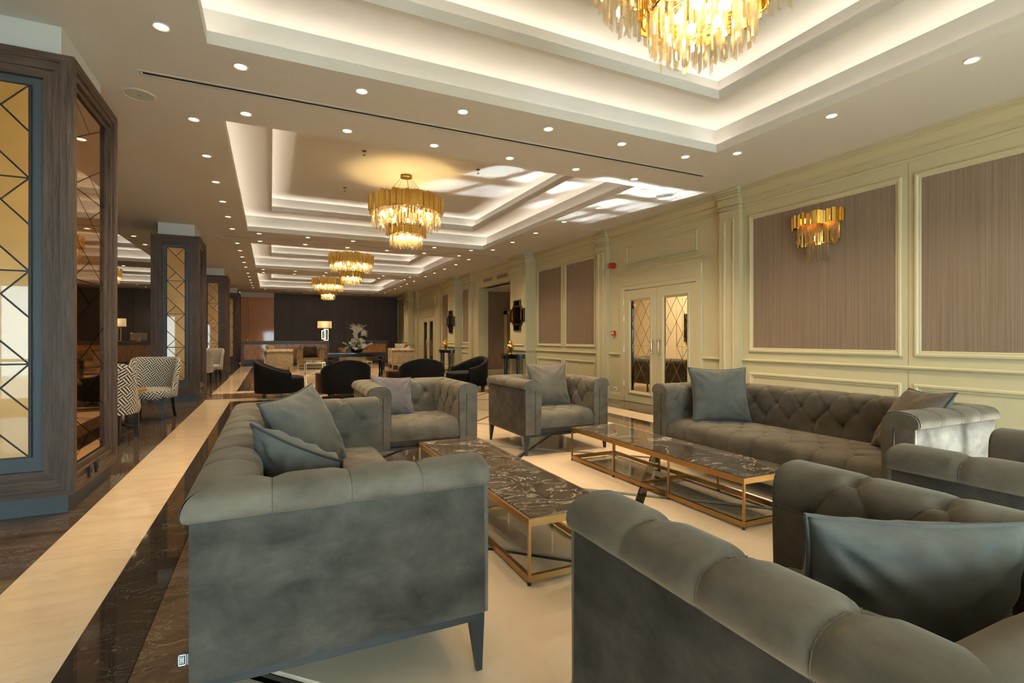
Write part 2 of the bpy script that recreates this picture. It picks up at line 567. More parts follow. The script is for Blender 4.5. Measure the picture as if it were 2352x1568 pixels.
def split_polys(polys, a, b, c):
    out = []
    for P in polys:
        for sg in (1, -1):
            res = []
            for i in range(len(P)):
                p, q = P[i], P[(i + 1) % len(P)]
                dp, dq = sg * (a * p[0] + b * p[1] - c), sg * (a * q[0] + b * q[1] - c)
                if dp >= 0: res.append(p)
                if (dp > 1e-9 and dq < -1e-9) or (dp < -1e-9 and dq > 1e-9):
                    k = dp / (dp - dq)
                    res.append((p[0] + (q[0] - p[0]) * k, p[1] + (q[1] - p[1]) * k))
            if len(res) >= 3:
                ar = abs(sum(p[0] * q[1] - q[0] * p[1] for p, q in zip(res, res[1:] + res[:1]))) / 2
                if ar > 1e-5:
                    out.append(res)
    return out

def facet_module(w, h, flip=False, turn=False):
    T = [[(0, 1), (1, 1), (.5, .75)], [(1, 1), (1, .5), (.5, .75)], [(0, 1), (1, .5), (1, 0), (0, .5)], [(0, .5), (.5, .25), (0, 0)], [(0, 0), (.5, .25), (1, 0)]]
    out = []
    for P in T:
        if turn:
            P = [(y, 1 - x) for x, y in P]
        if flip:
            P = [(1 - x, y) for x, y in P]
        out.append([(x * w, y * h) for x, y in P])
    return out

# ------------------------------------------------------------------ setting: floor
H = 3.5
W = 6.4
XL = -10.0
YB = 28.3
floor = MB().box(XL, 11.0, WIN_Y - 0.3, YB + 0.2, -0.2, -0.02).obj('floor', 'inlay')
tag(floor, 'polished marble floor with cream bands and black diagonal inlay', kind='structure')
_slab = {}
def slab(name, x0, x1, y0, y1, mat, gap=0.0012):
    sx, sy = round(x1 - x0, 4), round(y1 - y0, 4)
    k = (sx, sy, mat)
    if k not in _slab:
        _slab[k] = MB().box(-sx / 2 + gap, sx / 2 - gap, -sy / 2 + gap, sy / 2 - gap, -0.018, 0).mesh(name, mat)
    return inst(name, _slab[k], floor, ((x0 + x1) / 2, (y0 + y1) / 2, 0))
def run(name, x0, x1, y0, y1, axis, step, mat):
    a, b = (y0, y1) if axis == 'y' else (x0, x1)
    n = max(1, round((b - a) / step))
    for i in range(n):
        p, q = a + (b - a) * i / n, a + (b - a) * (i + 1) / n
        if axis == 'y': slab(name, x0, x1, p, q, mat)
        else: slab(name, p, q, y0, y1, mat)
CXL = (-1.19, -0.72, -0.47, -0.16)
CXR = (5.58, 5.11, 4.86, 4.55)
def field(y0, y1):
    x0, x1 = CXL[3], CXR[3]
    P = 1.895; hw = 0.05
    mesh_full = None
    for i in range(-6, 22):
        for j in range(-8, 20):
            u0, v0 = 3.97 + P * i + hw, 0.54 + P * j + hw
            u1, v1 = u0 + P - 2 * hw, v0 + P - 2 * hw
            poly = [((u - v) / 2, (u + v) / 2) for u, v in ((u0, v0), (u1, v0), (u1, v1), (u0, v1))]
            full = all(x0 <= p[0] <= x1 and y0 <= p[1] <= y1 for p in poly)
            out = [poly]
            for a, b, c in ((1, 0, x0), (-1, 0, -x1), (0, 1, y0), (0, -1, -y1)):
                out = [q for q in split_polys(out, a, b, c) if all(a * p[0] + b * p[1] >= c - 1e-6 for p in q)]
            if not out:
                continue
            q = out[0]
            cx, cyy = sum(p[0] for p in q) / len(q), sum(p[1] for p in q) / len(q)
            if full and mesh_full:
                inst('cream_tile', mesh_full, floor, (cx, cyy, 0)); continue
            me = MB().prism([(p[0] - cx, p[1] - cyy) for p in q], lambda a, b, h: (a, b, h), -0.018, 0).mesh('cream_tile', 'field_marble')
            if full: mesh_full = me
            inst('cream_tile', me, floor, (cx, cyy, 0))
def carpet_frame(y0, y1, open_near=False, open_far=False):
    ya = [y0, y0, y0, y0] if open_near else [y0, y0 + 0.49, y0 + 0.74, y0 + 1.05]
    yb = [y1, y1, y1, y1] if open_far else [y1, y1 - 0.51, y1 - 0.76, y1 - 1.07]
    mats = ('cream_marble', 'dark_marble', 'brown_marble')
    nms = ('cream_slab', 'dark_slab', 'brown_slab')
    for k in range(3):
        for xa, xb in ((CXL[k], CXL[k + 1]), (CXR[k + 1], CXR[k])):
            run(nms[k], xa, xb, ya[k], yb[k], 'y', 0.62 if k == 0 else 0.9, mats[k])
        if not open_near:
            run(nms[k], CXL[k + 1], CXR[k + 1], ya[k], ya[k + 1], 'x', 0.62 if k == 0 else 0.9, mats[k])
        if not open_far:
            run(nms[k], CXL[k + 1], CXR[k + 1], yb[k + 1], yb[k], 'x', 0.62 if k == 0 else 0.9, mats[k])
    field(ya[3], yb[3])
carpet_frame(WIN_Y, 11.89, open_near=True)
carpet_frame(13.0, 25.0)
run('brown_slab', CXL[0], CXR[0], 11.89, 13.0, 'x', 1.13, 'brown_marble')
run('brown_slab', CXL[0], CXR[0], 25.0, YB, 'x', 2.2, 'brown_marble')
run('aisle_slab', -2.4, CXL[0], WIN_Y, YB, 'y', 0.9, 'aisle_marble')
run('aisle_slab', CXR[0], W + 0.02, WIN_Y, YB, 'y', 1.2, 'aisle_marble')
slab('aisle_slab', -4.4, -2.4, WIN_Y, YB, 'aisle_marble')
slab('aisle_slab', XL, -4.4, WIN_Y, YB, 'aisle_marble')
slab('corridor_slab', W + 0.02, 10.4, 12.9, 13.8, 'brown_marble')
slab('corridor_slab', W + 0.02, 10.4, 13.8, 15.6, 'field_marble')
slab('corridor_slab', W + 0.02, 10.4, 15.6, 16.4, 'brown_marble')
# outside paving seen only through the windows
terrace = MB().box(-14, 12, WIN_Y - 12, WIN_Y - 0.3, -0.3, -0.1).obj('ground', plain('terrace paving', (0.55, 0.53, 0.5), 0.8))
tag(terrace, 'pale paved terrace outside the windows', kind='structure')

# ------------------------------------------------------------------ setting: ceiling with coffers
ceiling = empty('ceiling', (0, 0, H)); tag(ceiling, 'white plaster ceiling with stepped lit coffers', kind='structure')
ceiling.location = (0, 0, 0)
CX = (-0.44, 4.89)
LX = (-8.3, -2.98)
CY = [(-0.26, 4.5), (6.03, 12.0), (13.55, 18.26), (19.7, 25.7)]
xs = sorted({XL, W + 0.0, *CX, *LX}); ys = sorted({WIN_Y, YB, *[c for q in CY for c in q]})
so = MB()
for i in range(len(xs) - 1):
    for j in range(len(ys) - 1):
        mx, my = (xs[i] + xs[i + 1]) / 2, (ys[j] + ys[j + 1]) / 2
        if any(a < my < b for a, b in CY) and (CX[0] < mx < CX[1] or LX[0] < mx < LX[1]):
            continue
        so.add([(xs[i], ys[j], H), (xs[i], ys[j + 1], H), (xs[i + 1], ys[j + 1], H), (xs[i + 1], ys[j], H)], [(0, 1, 2, 3)])
so.obj('soffit', 'plaster', ceiling)
def ring(mb, r0, z0, r1, z1):
    q = lambda r, z: [(r[0], r[2], z), (r[1], r[2], z), (r[1], r[3], z), (r[0], r[3], z)]
    mb.add(q(r0, z0) + q(r1, z1), [(i, (i + 1) % 4, 4 + (i + 1) % 4, 4 + i) for i in range(4)])
grow = lambda r, d: (r[0] - d, r[1] + d, r[2] - d, r[3] + d)
def coffer(x0, x1, y0, y1):
    R = (x0, x1, y0, y1)
    R2 = grow(R, -0.46)
    SB = 0.17
    m = MB()
    ring(m, grow(R, SB), 3.86, R2, 3.86)
    c = m.obj('coffer', 'plaster', ceiling)
    for r, z, zt in ((R, H, 3.86), (R2, 3.86, 4.17)):
        m = MB(); ring(m, r, z, r, z + 0.10); ring(m, r, z + 0.10, grow(r, 0.03), z + 0.10); ring(m, grow(r, 0.03), z + 0.10, grow(r, 0.03), z + 0.012)
        m.obj('coffer_lip', 'plaster', c)
        m = MB(); ring(m, grow(r, 0.03), z + 0.012, grow(r, SB), z + 0.012); ring(m, grow(r, SB), z + 0.012, grow(r, SB), zt)
        m.obj('cove', 'plaster', c)
        m = MB(); ring(m, grow(r, 0.135), z + 0.03, grow(r, 0.15), z + 0.03)
        m.obj('led_strip', 'cove', c)
    T = grow(R2, SB)
    MB().add([(T[0], T[2], 4.17), (T[1], T[2], 4.17), (T[1], T[3], 4.17), (T[0], T[3], 4.17)], [(0, 3, 2, 1)]).obj('coffer_top', 'plaster', c)
for a, b in CY:
    coffer(CX[0], CX[1], a, b)
for a, b in CY[1:]:
    coffer(LX[0], LX[1], a, b)
# the near coffer of the side aisle is closed by a flat panel
MB().box(LX[0] - 0.05, LX[1] + 0.05, CY[0][0] - 0.05, CY[0][1] + 0.05, H + 0.002, H + 0.03).obj('soffit_panel', 'plaster', ceiling)

# ------------------------------------------------------------------ setting: walls
RW = lambda p, q, h: (W - h, p, q)
wr = empty('wall_right'); tag(wr, 'cream panelled wall with mauve wallpaper panels', kind='structure')
OY0, OY1, OZ = 12.95, 16.12, 2.95
wm = MB()
for y0, y1, z0, z1 in ((WIN_Y, 6.29, -0.02, H), (6.29, 8.17, 2.19, H), (8.17, OY0, -0.02, H), (OY0, OY1, OZ, H), (OY1, YB, -0.02, H)):
    wm.box(W, W + 0.2, y0, y1, z0, z1)
wm.obj('wall_panel', 'cream', wr)
MOULD = [(0, 0), (0, 0.016), (0.012, 0.026), (0.03, 0.026), (0.045, 0.012), (0.06, 0.012), (0.068, 0.006), (0.068, 0)]
SMALL = [(0, 0), (0, 0.012), (0.012, 0.020), (0.028, 0.016), (0.04, 0.006), (0.04, 0)]
def rframe(y0, y1, z0, z1, prof=MOULD, fn=RW, parent=wr, name='panel_moulding'):
    return MB().frame(fn, y0, y1, z0, z1, prof).obj(name, 'cream', parent)
def wallpaper_panel(y0, y1, z0=1.04, z1=3.06, mat='wallpaper'):
    MB().box(W - 0.004, W + 0.01, y0 + 0.06, y1 - 0.06, z0 + 0.06, z1 - 0.06).obj('wallpaper_panel', mat, wr)
    rframe(y0, y1, z0, z1)
PAN = [(-0.99, 1.02), (1.13, 3.14), (3.26, 5.27), (9.2, 10.48), (10.6, 11.87)]
for y0, y1 in PAN:
    wallpaper_panel(y0, y1)
    rframe(y0, y1, 0.2, 0.745)
for y0, y1 in ((16.96, 17.73), (18.75, 20.19)):
    wallpaper_panel(y0, y1); rframe(y0, y1, 0.2, 0.745)
# horizontal mouldings along each stretch of wall
CROWN = [(0.0, 3.20), (0.012, 3.20), (0.02, 3.215), (0.02, 3.235), (0.008, 3.245), (0.008, 3.325), (0.02, 3.33), (0.02, 3.345), (0.028, 3.35), (0.05, 3.385), (0.075, 3.42), (0.082, 3.425), (0.082, 3.445), (0.092, 3.45), (0.092, 3.468), (0.105, 3.473), (0.105, H), (0.0, H)]
def hmould(y0, y1, prof, name, x=W):
    m = MB()
    n = len(prof)
    m.add([(x - a, y0, z) for a, z in prof] + [(x - a, y1, z) for a, z in prof], [tuple(range(n)), tuple(range(2 * n - 1, n - 1, -1))] + [(i, (i + 1) % n, n + (i + 1) % n, n + i) for i in range(n)])
    return m.obj(name, 'cream', wr)
RAIL = [(0, 0.895), (0.012, 0.9), (0.03, 0.91), (0.035, 0.925), (0.028, 0.938), (0.012, 0.945), (0, 0.945)]
BASE = [(0, 0), (0.022, 0), (0.022, 0.1), (0.016, 0.105), (0.016, 0.125), (0.006, 0.14), (0, 0.14)]
for y0, y1 in ((WIN_Y, 5.39), (5.76, 8.71), (9.09, 11.98), (16.9, 17.81), (18.63, 20.29), (20.94, 23.86), (24.25, 24.66), (25.6, YB)):
    hmould(y0, y1, CROWN, 'crown_moulding')
    if y0 == 5.76:
        segs = ((5.76, 6.16), (8.30, 8.71))
    elif y0 == 20.94:
        segs = ((20.94, 21.07), (23.4, 23.86))
    else:
        segs = ((y0, y1),)
    for a, b in segs:
        hmould(a, b, RAIL, 'chair_rail'); hmould(a, b, BASE, 'baseboard')
hmould(OY0, OY1, [(a, z) for a, z in CROWN], 'crown_moulding')
hmould(16.12, 16.6, CROWN, 'crown_moulding')
MB().box(W - 0.0015, W, 3.198, 3.2015, 0.14, 3.2).obj('panel_joint', 'vent', wr)

def pilaster(y0, y1, d, panels, name='pilaster'):
    p = empty(name, (0, 0, 0), parent=wr)
    MB().box(W - d, W + 0.01, y0, y1, 0, 3.24).obj('shaft', 'cream', p)
    c = MB()
    for e, z0, z1 in ((0.012, 3.19, 3.205), (0.024, 3.205, 3.235), (0.012, 3.235, 3.26), (0.03, 3.26, 3.37), (0.05, 3.37, 3.42), (0.075, 3.42, 3.45), (0.09, 3.45, H)):
        c.box(W - d - e, W + 0.01, y0 - e * 0.5, y1 + e * 0.5, z0, z1)
    c.obj('capital', 'cream', p, bevel=0.006, seg=1)
    MB().box(W - d - 0.02, W + 0.01, y0 - 0.012, y1 + 0.012, 0, 0.13).obj('plinth', 'cream', p, bevel=0.005, seg=1)
    fn = lambda a, b, h: (W - d - h, a, b)
    for z0, z1 in panels:
        MB().frame(fn, y0 + 0.085, y1 - 0.085, z0, z1, SMALL).obj('panel_moulding', 'cream', p)
    return p
for y0, y1 in ((5.39, 5.76), (8.71, 9.09), (16.6, 16.9), (20.29, 20.94), (23.86, 24.25)):
    pilaster(y0, y1, 0.08, ((0.2, 3.06),))
BLOCKS = [(11.98, 12.95, 0.30), (17.81, 18.63, 0.27), (24.66, 25.6, 0.30)]
for y0, y1, d in BLOCKS:
    p = pilaster(y0, y1, d, ((0.2, 0.745), (1.04, 3.06)), 'pier')
    m = MB()
    for a, z in ((0.02, 0.9), (0.032, 0.912)):
        m.box(W - d - a, W + 0.01, y0 - a, y1 + a, z, z + 0.03)
    m.obj('chair_rail', 'cream', p)
# opening reveal + header vents
rv = MB()
rv.box(W + 0.2, W + 0.36, OY0 - 0.3, OY0, 0, H); rv.box(W + 0.2, W + 0.36, OY1, OY1 + 0.2, 0, H); rv.box(W + 0.2, W + 0.36, OY0, OY1, OZ, H)
rv.obj('opening_reveal', 'cream', wr)
for y0, y1 in ((14.86, 15.66), (13.74, 14.57)):
    v = tag(empty('wall_vent', (W, (y0 + y1) / 2, 3.06)), 'cream framed %s wall vent above the corridor opening' % ('farther' if y0 > 14.7 else 'nearer'), 'vent', 'vents above the corridor opening')
    hw = (y1 - y0) / 2
    fn = lambda a, b, h: (-h, a, b)
    MB().frame(fn, -hw, hw, 0.0, 0.24, [(0, 0), (0, 0.014), (0.03, 0.014), (0.03, 0)]).obj('vent_frame', 'cream', v)
    MB().box(-0.004, 0.004, -hw + 0.02, hw - 0.02, 0.02, 0.22).obj('vent_back', 'vent', v)
    for k in (-1, 1):
        MB().box(-0.014, 0, k * hw / 3 - 0.012, k * hw / 3 + 0.012, 0.03, 0.21).obj('vent_bar', 'cream', v)
# corridor beyond the opening
co = empty('wall_corridor'); tag(co, 'corridor with brown striped wallpaper beyond the opening', kind='structure')
MB().box(W + 0.2, 10.4, OY1 + 0.18, OY1 + 0.3, 0, 3.0).obj('corridor_wall', 'wallpaper2', co)
MB().box(W + 0.2, 10.4, OY0 - 0.4, OY0 - 0.2, 0, 3.0).obj('corridor_wall', 'cream', co)
MB().box(10.4, 10.5, OY0 - 0.4, OY1 + 0.3, 0, 3.0).obj('corridor_wall', 'cream', co)
MB().box(W + 0.2, 10.5, OY0 - 0.4, OY1 + 0.3, 2.95, 3.05).obj('corridor_ceiling', 'plaster', co)
MB().box(W + 0.36, 10.4, OY1 + 0.15, OY1 + 0.18, 0, 0.15).box(W + 0.36, 10.4, OY1 + 0.14, OY1 + 0.18, 2.87, 2.95).obj('corridor_trim', 'cream', co)
cdx = 7.42
dm = MB().box(cdx, cdx + 0.12, OY1 + 0.13, OY1 + 0.18, 0.0, 2.2).box(cdx + 1.0, cdx + 1.12, OY1 + 0.13, OY1 + 0.18, 0.0, 2.2).box(cdx, cdx + 1.12, OY1 + 0.13, OY1 + 0.18, 2.08, 2.2)
dc = dm.obj('door_3', 'cream'); tag(dc, 'corridor door in a cream casing', kind='structure')
MB().box(cdx + 0.12, cdx + 1.0, OY1 + 0.165, OY1 + 0.178, 0.0, 2.08).obj('leaf', plain('olive door', (0.28, 0.22, 0.09), 0.4), dc)

# other room sides
wb = empty('wall_back'); tag(wb, 'dark wenge panelled wall behind the reception desks', kind='structure')
edges = [0.15, 1.0, 1.65, 2.85, 3.55, 4.3, 5.2, W]
for a, b in zip(edges, edges[1:]):
    MB().box(a + 0.004, b - 0.004, YB - 0.03 + (0.0 if a < 1.6 else 0.012), YB + 0.1, 0, H).obj('wood_panel', 'wall_wood', wb)
MB().box(XL, W, YB + 0.05, YB + 0.2, 0, H).obj('backing', 'black_line', wb)
MB().box(4.0, 4.55, YB - 0.03, YB, 0, 2.4).obj('flush_door', 'wall_wood', wb)
for a, b in ((-1.35, -1.0), (-1.0, 0.148)):
    MB().box(a + 0.004, b - 0.004, YB - 0.25, YB, 0, 3.26).obj('orange_panel', 'orange_wood', wb)
MB().box(-1.36, 0.15, YB - 0.27, YB, 3.26, H).obj('bulkhead', 'plaster', wb)
for i in range(6):
    a = -9.9 + i * 1.42
    MB().box(a, a + 1.41, YB - 0.04, YB + 0.1, 0, H).obj('wood_panel', 'wall_wood', wb)
wl = empty('wall_left'); tag(wl, 'orange veneered wall of the side aisle', kind='structure')
for i in range(20):
    y0 = WIN_Y + i * (YB - WIN_Y) / 20
    MB().box(XL - 0.1, XL, y0 + 0.004, y0 + (YB - WIN_Y) / 20 - 0.004, 0, H).obj('veneer_panel', 'orange_wood', wl)
MB().box(XL - 0.3, XL - 0.09, WIN_Y - 0.3, YB, 0, H).obj('backing', 'black_line', wl)
wf = empty('wall_front'); tag(wf, 'wall with tall windows behind the viewer', kind='structure')
edges = [XL] + [e for w_ in WINDOWS for e in w_[:2]] + [W + 0.2]
m = MB()
for i in range(0, len(edges), 2):
    m.box(edges[i], edges[i + 1], WIN_Y - 0.25, WIN_Y, 0, H)
m.box(XL, W + 0.2, WIN_Y - 0.25, WIN_Y, 3.1, H).box(XL, W + 0.2, WIN_Y - 0.25, WIN_Y, 0, 0.1)
m.obj('wall_panel', 'cream', wf)
for i, (a, b, wt) in enumerate(WINDOWS):
    if wt < 3.05:
        MB().box(a, b, WIN_Y - 0.25, WIN_Y, wt, 3.1).obj('window_header', 'cream', wf)  # unseen fill added above the lowered windows to hold back sun and daylight
    wo = tag(empty('window_%d' % (i + 1)), kind='structure')
    fn = lambda p, q, h: (p, WIN_Y - 0.1 + h, q)
    MB().frame(fn, a, b, 0.1, wt, [(0, -0.03), (0, 0.03), (0.07, 0.03), (0.07, -0.03)]).obj('window_frame', 'leg_metal', wo)
    n = max(2, round((b - a) / 0.9))
    for k in range(1, n):
        x = a + (b - a) * k / n
        MB().box(x - 0.03, x + 0.03, WIN_Y - 0.13, WIN_Y - 0.07, 0.1, wt).obj('mullion', 'leg_metal', wo)
    for z in (0.85, 2.2):
        MB().box(a, b, WIN_Y - 0.12, WIN_Y - 0.08, z - 0.025, z + 0.025).obj('transom', 'leg_metal', wo)
    MB().box(a, b, WIN_Y - 0.103, WIN_Y - 0.097, 0.1, wt).obj('glass_pane', 'glass', wo)

# ------------------------------------------------------------------ setting: doors in the right wall
def double_door(name, y0, y1, label, mat, detail=True):
    d = tag(empty(name), label, kind='structure')
    c0, c1 = y0 - 0.13, y1 + 0.13
    cs = MB().box(W - 0.04, W + 0.01, c0, y0, 0, 2.27).box(W - 0.04, W + 0.01, y1, c1, 0, 2.27).box(W - 0.04, W + 0.01, y0, y1, 2.19, 2.27)
    cs.box(W - 0.022, W + 0.01, c0 + 0.02, c1 - 0.02, 2.27, 2.52)
    cs.obj('casing', 'cream_door', d, bevel=0.006, seg=1)
    hp = [(0.0, 2.5), (0.03, 2.5), (0.035, 2.52), (0.05, 2.55), (0.08, 2.575), (0.1, 2.58), (0.1, 2.605), (0.0, 2.605)]
    n = len(hp)
    MB().add([(W - a, c0 - a * 0.6, z) for a, z in hp] + [(W - a, c1 + a * 0.6, z) for a, z in hp], [tuple(range(n)), tuple(range(2 * n - 1, n - 1, -1))] + [(i, (i + 1) % n, n + (i + 1) % n, n + i) for i in range(n)]).obj('hood', 'cream_door', d)
    MB().frame(RW, y0 - 0.01, y1 - 0.02, 2.71, 3.06, SMALL).obj('over_panel', 'cream_door', d)
    ym = (y0 + y1) / 2
    if not detail:
        MB().box(W - 0.004, W + 0.005, y0, y1, 0.0, 2.19).obj('door_shadow_gap', 'black_line', d)
    for sgn, (a, b) in ((-1, (y0 + 0.004, ym - 0.003)), (1, (ym + 0.003, y1 - 0.004))):
        lf = empty('door_leaf', (0, 0, 0), parent=d)
        mid = (a + b) / 2
        g0, g1, z0, z1 = mid - 0.275, mid + 0.275, 0.23, 1.97
        fn = lambda p, q, h: (W - 0.006 - h, p, q)
        o = MB()
        for (p0, p1, q0, q1) in ((a, g0, 0.006, 2.18), (g1, b, 0.006, 2.18), (g0, g1, 0.006, z0), (g0, g1, z1, 2.18)):
            o.box(W - 0.03, W - 0.004, p0, p1, q0, q1)
        o.obj('leaf_frame', 'cream_door', lf)
        MB().frame(lambda p, q, h: (W - 0.03 - h, p, q), g0 - 0.07, g1 + 0.07, z0 - 0.07, z1 + 0.07, [(0, -0.02), (0, 0.01), (0.012, 0.02), (0.03, 0.02), (0.055, 0.004), (0.07, -0.008), (0.07, -0.02)]).obj('leaf_moulding', 'cream_door', lf)
        # pane lattice
        polys = [[(g0, z0), (g1, z0), (g1, z1), (g0, z1)]]
        if detail:
            w_, h_ = g1 - g0, (z1 - z0) / 2
            zm = (z0 + z1) / 2
            polys = split_polys(polys, 0, 1, zm)
            for nn in (-1, 0, 1, 2):
                for off in ((0.0, 0.5) if nn in (0, 1) else (0.0,)):
                    polys = split_polys(polys, 1 / w_, 1 / h_, g0 / w_ + zm / h_ + nn + off)
                    polys = split_polys(polys, 1 / w_, -1 / h_, g0 / w_ - zm / h_ + nn + (0 if off == 0 else -0.5))
        lat = MB()
        for P in polys:
            a_ = sum(p[0] * q[1] - q[0] * p[1] for p, q in zip(P, P[1:] + P[:1]))
            if a_ < 0:
                P = P[::-1]
            Q = inset_poly(P, 0.0045)
            if not Q:
                continue
            if detail:      # single sheet of glass per pane, set in the lead lattice
                lf_p = MB().add([fn(p, q, 0.002) for p, q in Q], [tuple(range(len(Q)))]).obj('glass_pane', mat, lf)
            else:
                MB().prism(Q, fn, 0.0, 0.004).obj('dark_pane', mat, lf)
            for k in range(len(P)):
                (ax, az), (bx, bz) = P[k], P[(k + 1) % len(P)]
                lat.tube([fn(ax, az, 0.002), fn(bx, bz, 0.002)], 0.0042, 5)
        lat.obj('lattice', 'bronze', lf)
        # pull handle
        hy = ym + sgn * 0.09
        hm = MB()
        hm.tube([(W - 0.085, hy, 0.95), (W - 0.085, hy, 1.0), (W - 0.085, hy, 1.15), (W - 0.085, hy, 1.21)], [0.009, 0.013, 0.013, 0.009], 10)
        for z in (0.965, 1.2):
            hm.tube([(W - 0.03, hy, z), (W - 0.09, hy, z)], 0.009, 8)
            hm.lathe([(0.001, -0.02), (0.016, -0.012), (0.02, 0), (0.016, 0.012), (0.001, 0.02)], (W - 0.092, hy, z), 10)
        hm.obj('pull_handle', 'brass', lf, smooth=True)
    if detail:
        for z in (0.3, 0.96, 1.58, 1.9):
            MB().tube([(W - 0.045, y1 - 0.0, z), (W - 0.045, y1 - 0.0, z + 0.11)], 0.011, 8).obj('hinge', 'white', d)
    return d
double_door('door_1', 6.29, 8.17, 'cream double door with diamond leaded glass panes', 'glass')
double_door('door_2', 21.2, 23.05, 'distant cream double door with dark panes', 'dark_mirror', False)

# ------------------------------------------------------------------ setting: clad columns
COLX = (-2.08, -1.27)
def board_frame(fn, p0, p1, q0, q1, prof, parent):
    n = len(prof)
    C = [(p0, q0, 1, 1), (p1, q0, -1, 1), (p1, q1, -1, -1), (p0, q1, 1, -1)]
    for c in range(4):
        v = []
        for (cp, cq, sp, sq) in (C[c], C[(c + 1) % 4]):
            v += [fn(cp + sp * (i + 0.0007), cq + sq * (i + 0.0007), h) for i, h in prof]
        f = [(k, n + k, n + (k + 1) % n, (k + 1) % n) for k in range(n)] + [tuple(range(n)), tuple(range(2 * n - 1, n - 1, -1))]
        MB().add(v, f).obj('frame_board', 'oak_h' if c % 2 == 0 else 'oak', parent)
def make_column():
    c = empty('column')
    x0, x1, y0, y1 = 0.0, 0.81, 0.0, 1.14
    MB().box(x0 + 0.05, x1 - 0.085, y0 + 0.06, y1 - 0.02, 0.05, 3.27).obj('core', 'slate', c)
    MB().box(x0 + 0.04, x1 - 0.045, y0 + 0.045, y1 - 0.045, 0, 0.135).obj('plinth', 'slate', c)
    MB().box(x0 + 0.1, x1 - 0.1, y0 + 0.1, y1 - 0.1, 3.2, H + 0.01).obj('neck', 'neck', c)
    MB().box(x0 + 0.002, x1 - 0.002, y0 + 0.002, y1 - 0.002, 3.245, 3.26).obj('top_board', 'oak_h', c)
    MB().box(x0, x0 + 0.05, y0 + 0.06, y1, 0.13, 3.26).obj('side_cladding', 'oak', c)
    MB().box(x0, x1 - 0.085, y1 - 0.05, y1, 0.13, 3.26).obj('side_cladding', 'oak', c)
    PF = [(0, -0.06), (0, 0), (0.04, 0), (0.042, -0.004), (0.058, -0.004), (0.058, -0.012), (0.118, -0.012), (0.118, -0.026), (0.178, -0.026), (0.178, -0.06)]
    fy = lambda p, q, h: (p, y0 - h, q)
    board_frame(fy, x0, x1, 0.13, 3.26, PF, c)
    gx0, gx1 = 0.255, 0.555
    MB().box(gx0 - 0.008, gx1 + 0.008, y0 + 0.042, y0 + 0.062, 0.409, 3.026).obj('gold_backing', 'black_line', c)
    for k in range(4):
        for P in facet_module(gx1 - gx0, 0.65):
            Q = inset_poly([(gx0 + p, 0.417 + 0.65 * k + q) for p, q in P], 0.006)
            MB().prism(Q, fy, -0.043, -0.032).obj('gold_pane', 'gold_panel', c)
    PX = [(0, -0.08), (0, 0), (0.045, 0), (0.047, -0.004), (0.075, -0.004), (0.075, -0.02), (0.12, -0.02), (0.12, -0.042), (0.165, -0.042), (0.165, -0.08)]
    fx = lambda p, q, h: (x1 + h, p, q)
    board_frame(fx, y0 + 0.001, y1, 0.13, 3.26, PX, c)
    my0, my1 = y0 + 0.17, y1 - 0.17
    MB().box(x1 - 0.088, x1 - 0.068, my0 - 0.03, my1 + 0.03, 0.29, 3.09).obj('mirror_backing', 'black_line', c)
    for k in range(4):
        for P in facet_module(my1 - my0, 0.69, flip=(k % 2 == 1)):
            Q = inset_poly([(my0 + p, 0.315 + 0.69 * k + q) for p, q in P], 0.004)
            MB().prism(Q, fx, -0.07, -0.058).obj('bronze_pane', 'bronze_mirror', c)
    for y, s in ((0.36, 1), (0.53, 1)):
        so_ = MB().box(x1 - 0.004, x1 + 0.014, y - 0.042, y + 0.042, 0.175, 0.26).obj('socket', 'black', c, bevel=0.004, seg=1)
        MB().lathe([(0.02, 0), (0.016, 0.006)], (0, 0, 0), 12).obj('socket_ring', 'leg_metal', so_)
        so_.children[0].location = (x1 + 0.014, y, 0.2175); so_.children[0].rotation_euler = (0, PI / 2, 0)
    return c
col0 = make_column()
tag(col0, None, kind='structure')
for i, y in enumerate((4.62, 11.75, 18.8, 25.9)):
    o = col0 if i == 0 else copy_tree(col0)
    o.location = (COLX[0], y, 0)
    tag(o, ('nearest', 'second', 'third', 'farthest')[i] + ' dark oak column with gold facet panels and bronze mirror side', kind='structure')

# ------------------------------------------------------------------ upholstery
def resample(prof, dt):
    P = np.array(prof, float)
    seg = np.linalg.norm(np.diff(P, axis=0), axis=1)
    t = np.concatenate([[0], np.cumsum(seg)])
    n = max(4, int(round(t[-1] / dt)))
    tt = np.linspace(0, t[-1], n + 1)
    return np.stack([np.interp(tt, t, P[:, 0]), np.interp(tt, t, P[:, 1])], 1), tt

def smooth_poly(pts, it=2):
    P = [np.array(p, float) for p in pts]
    for _ in range(it):
        Q = [P[0]]
        for a, b in zip(P, P[1:]):
            Q += [a * 0.75 + b * 0.25, a * 0.25 + b * 0.75]
        Q.append(P[-1])
        P = Q
    return [tuple(p) for p in P]

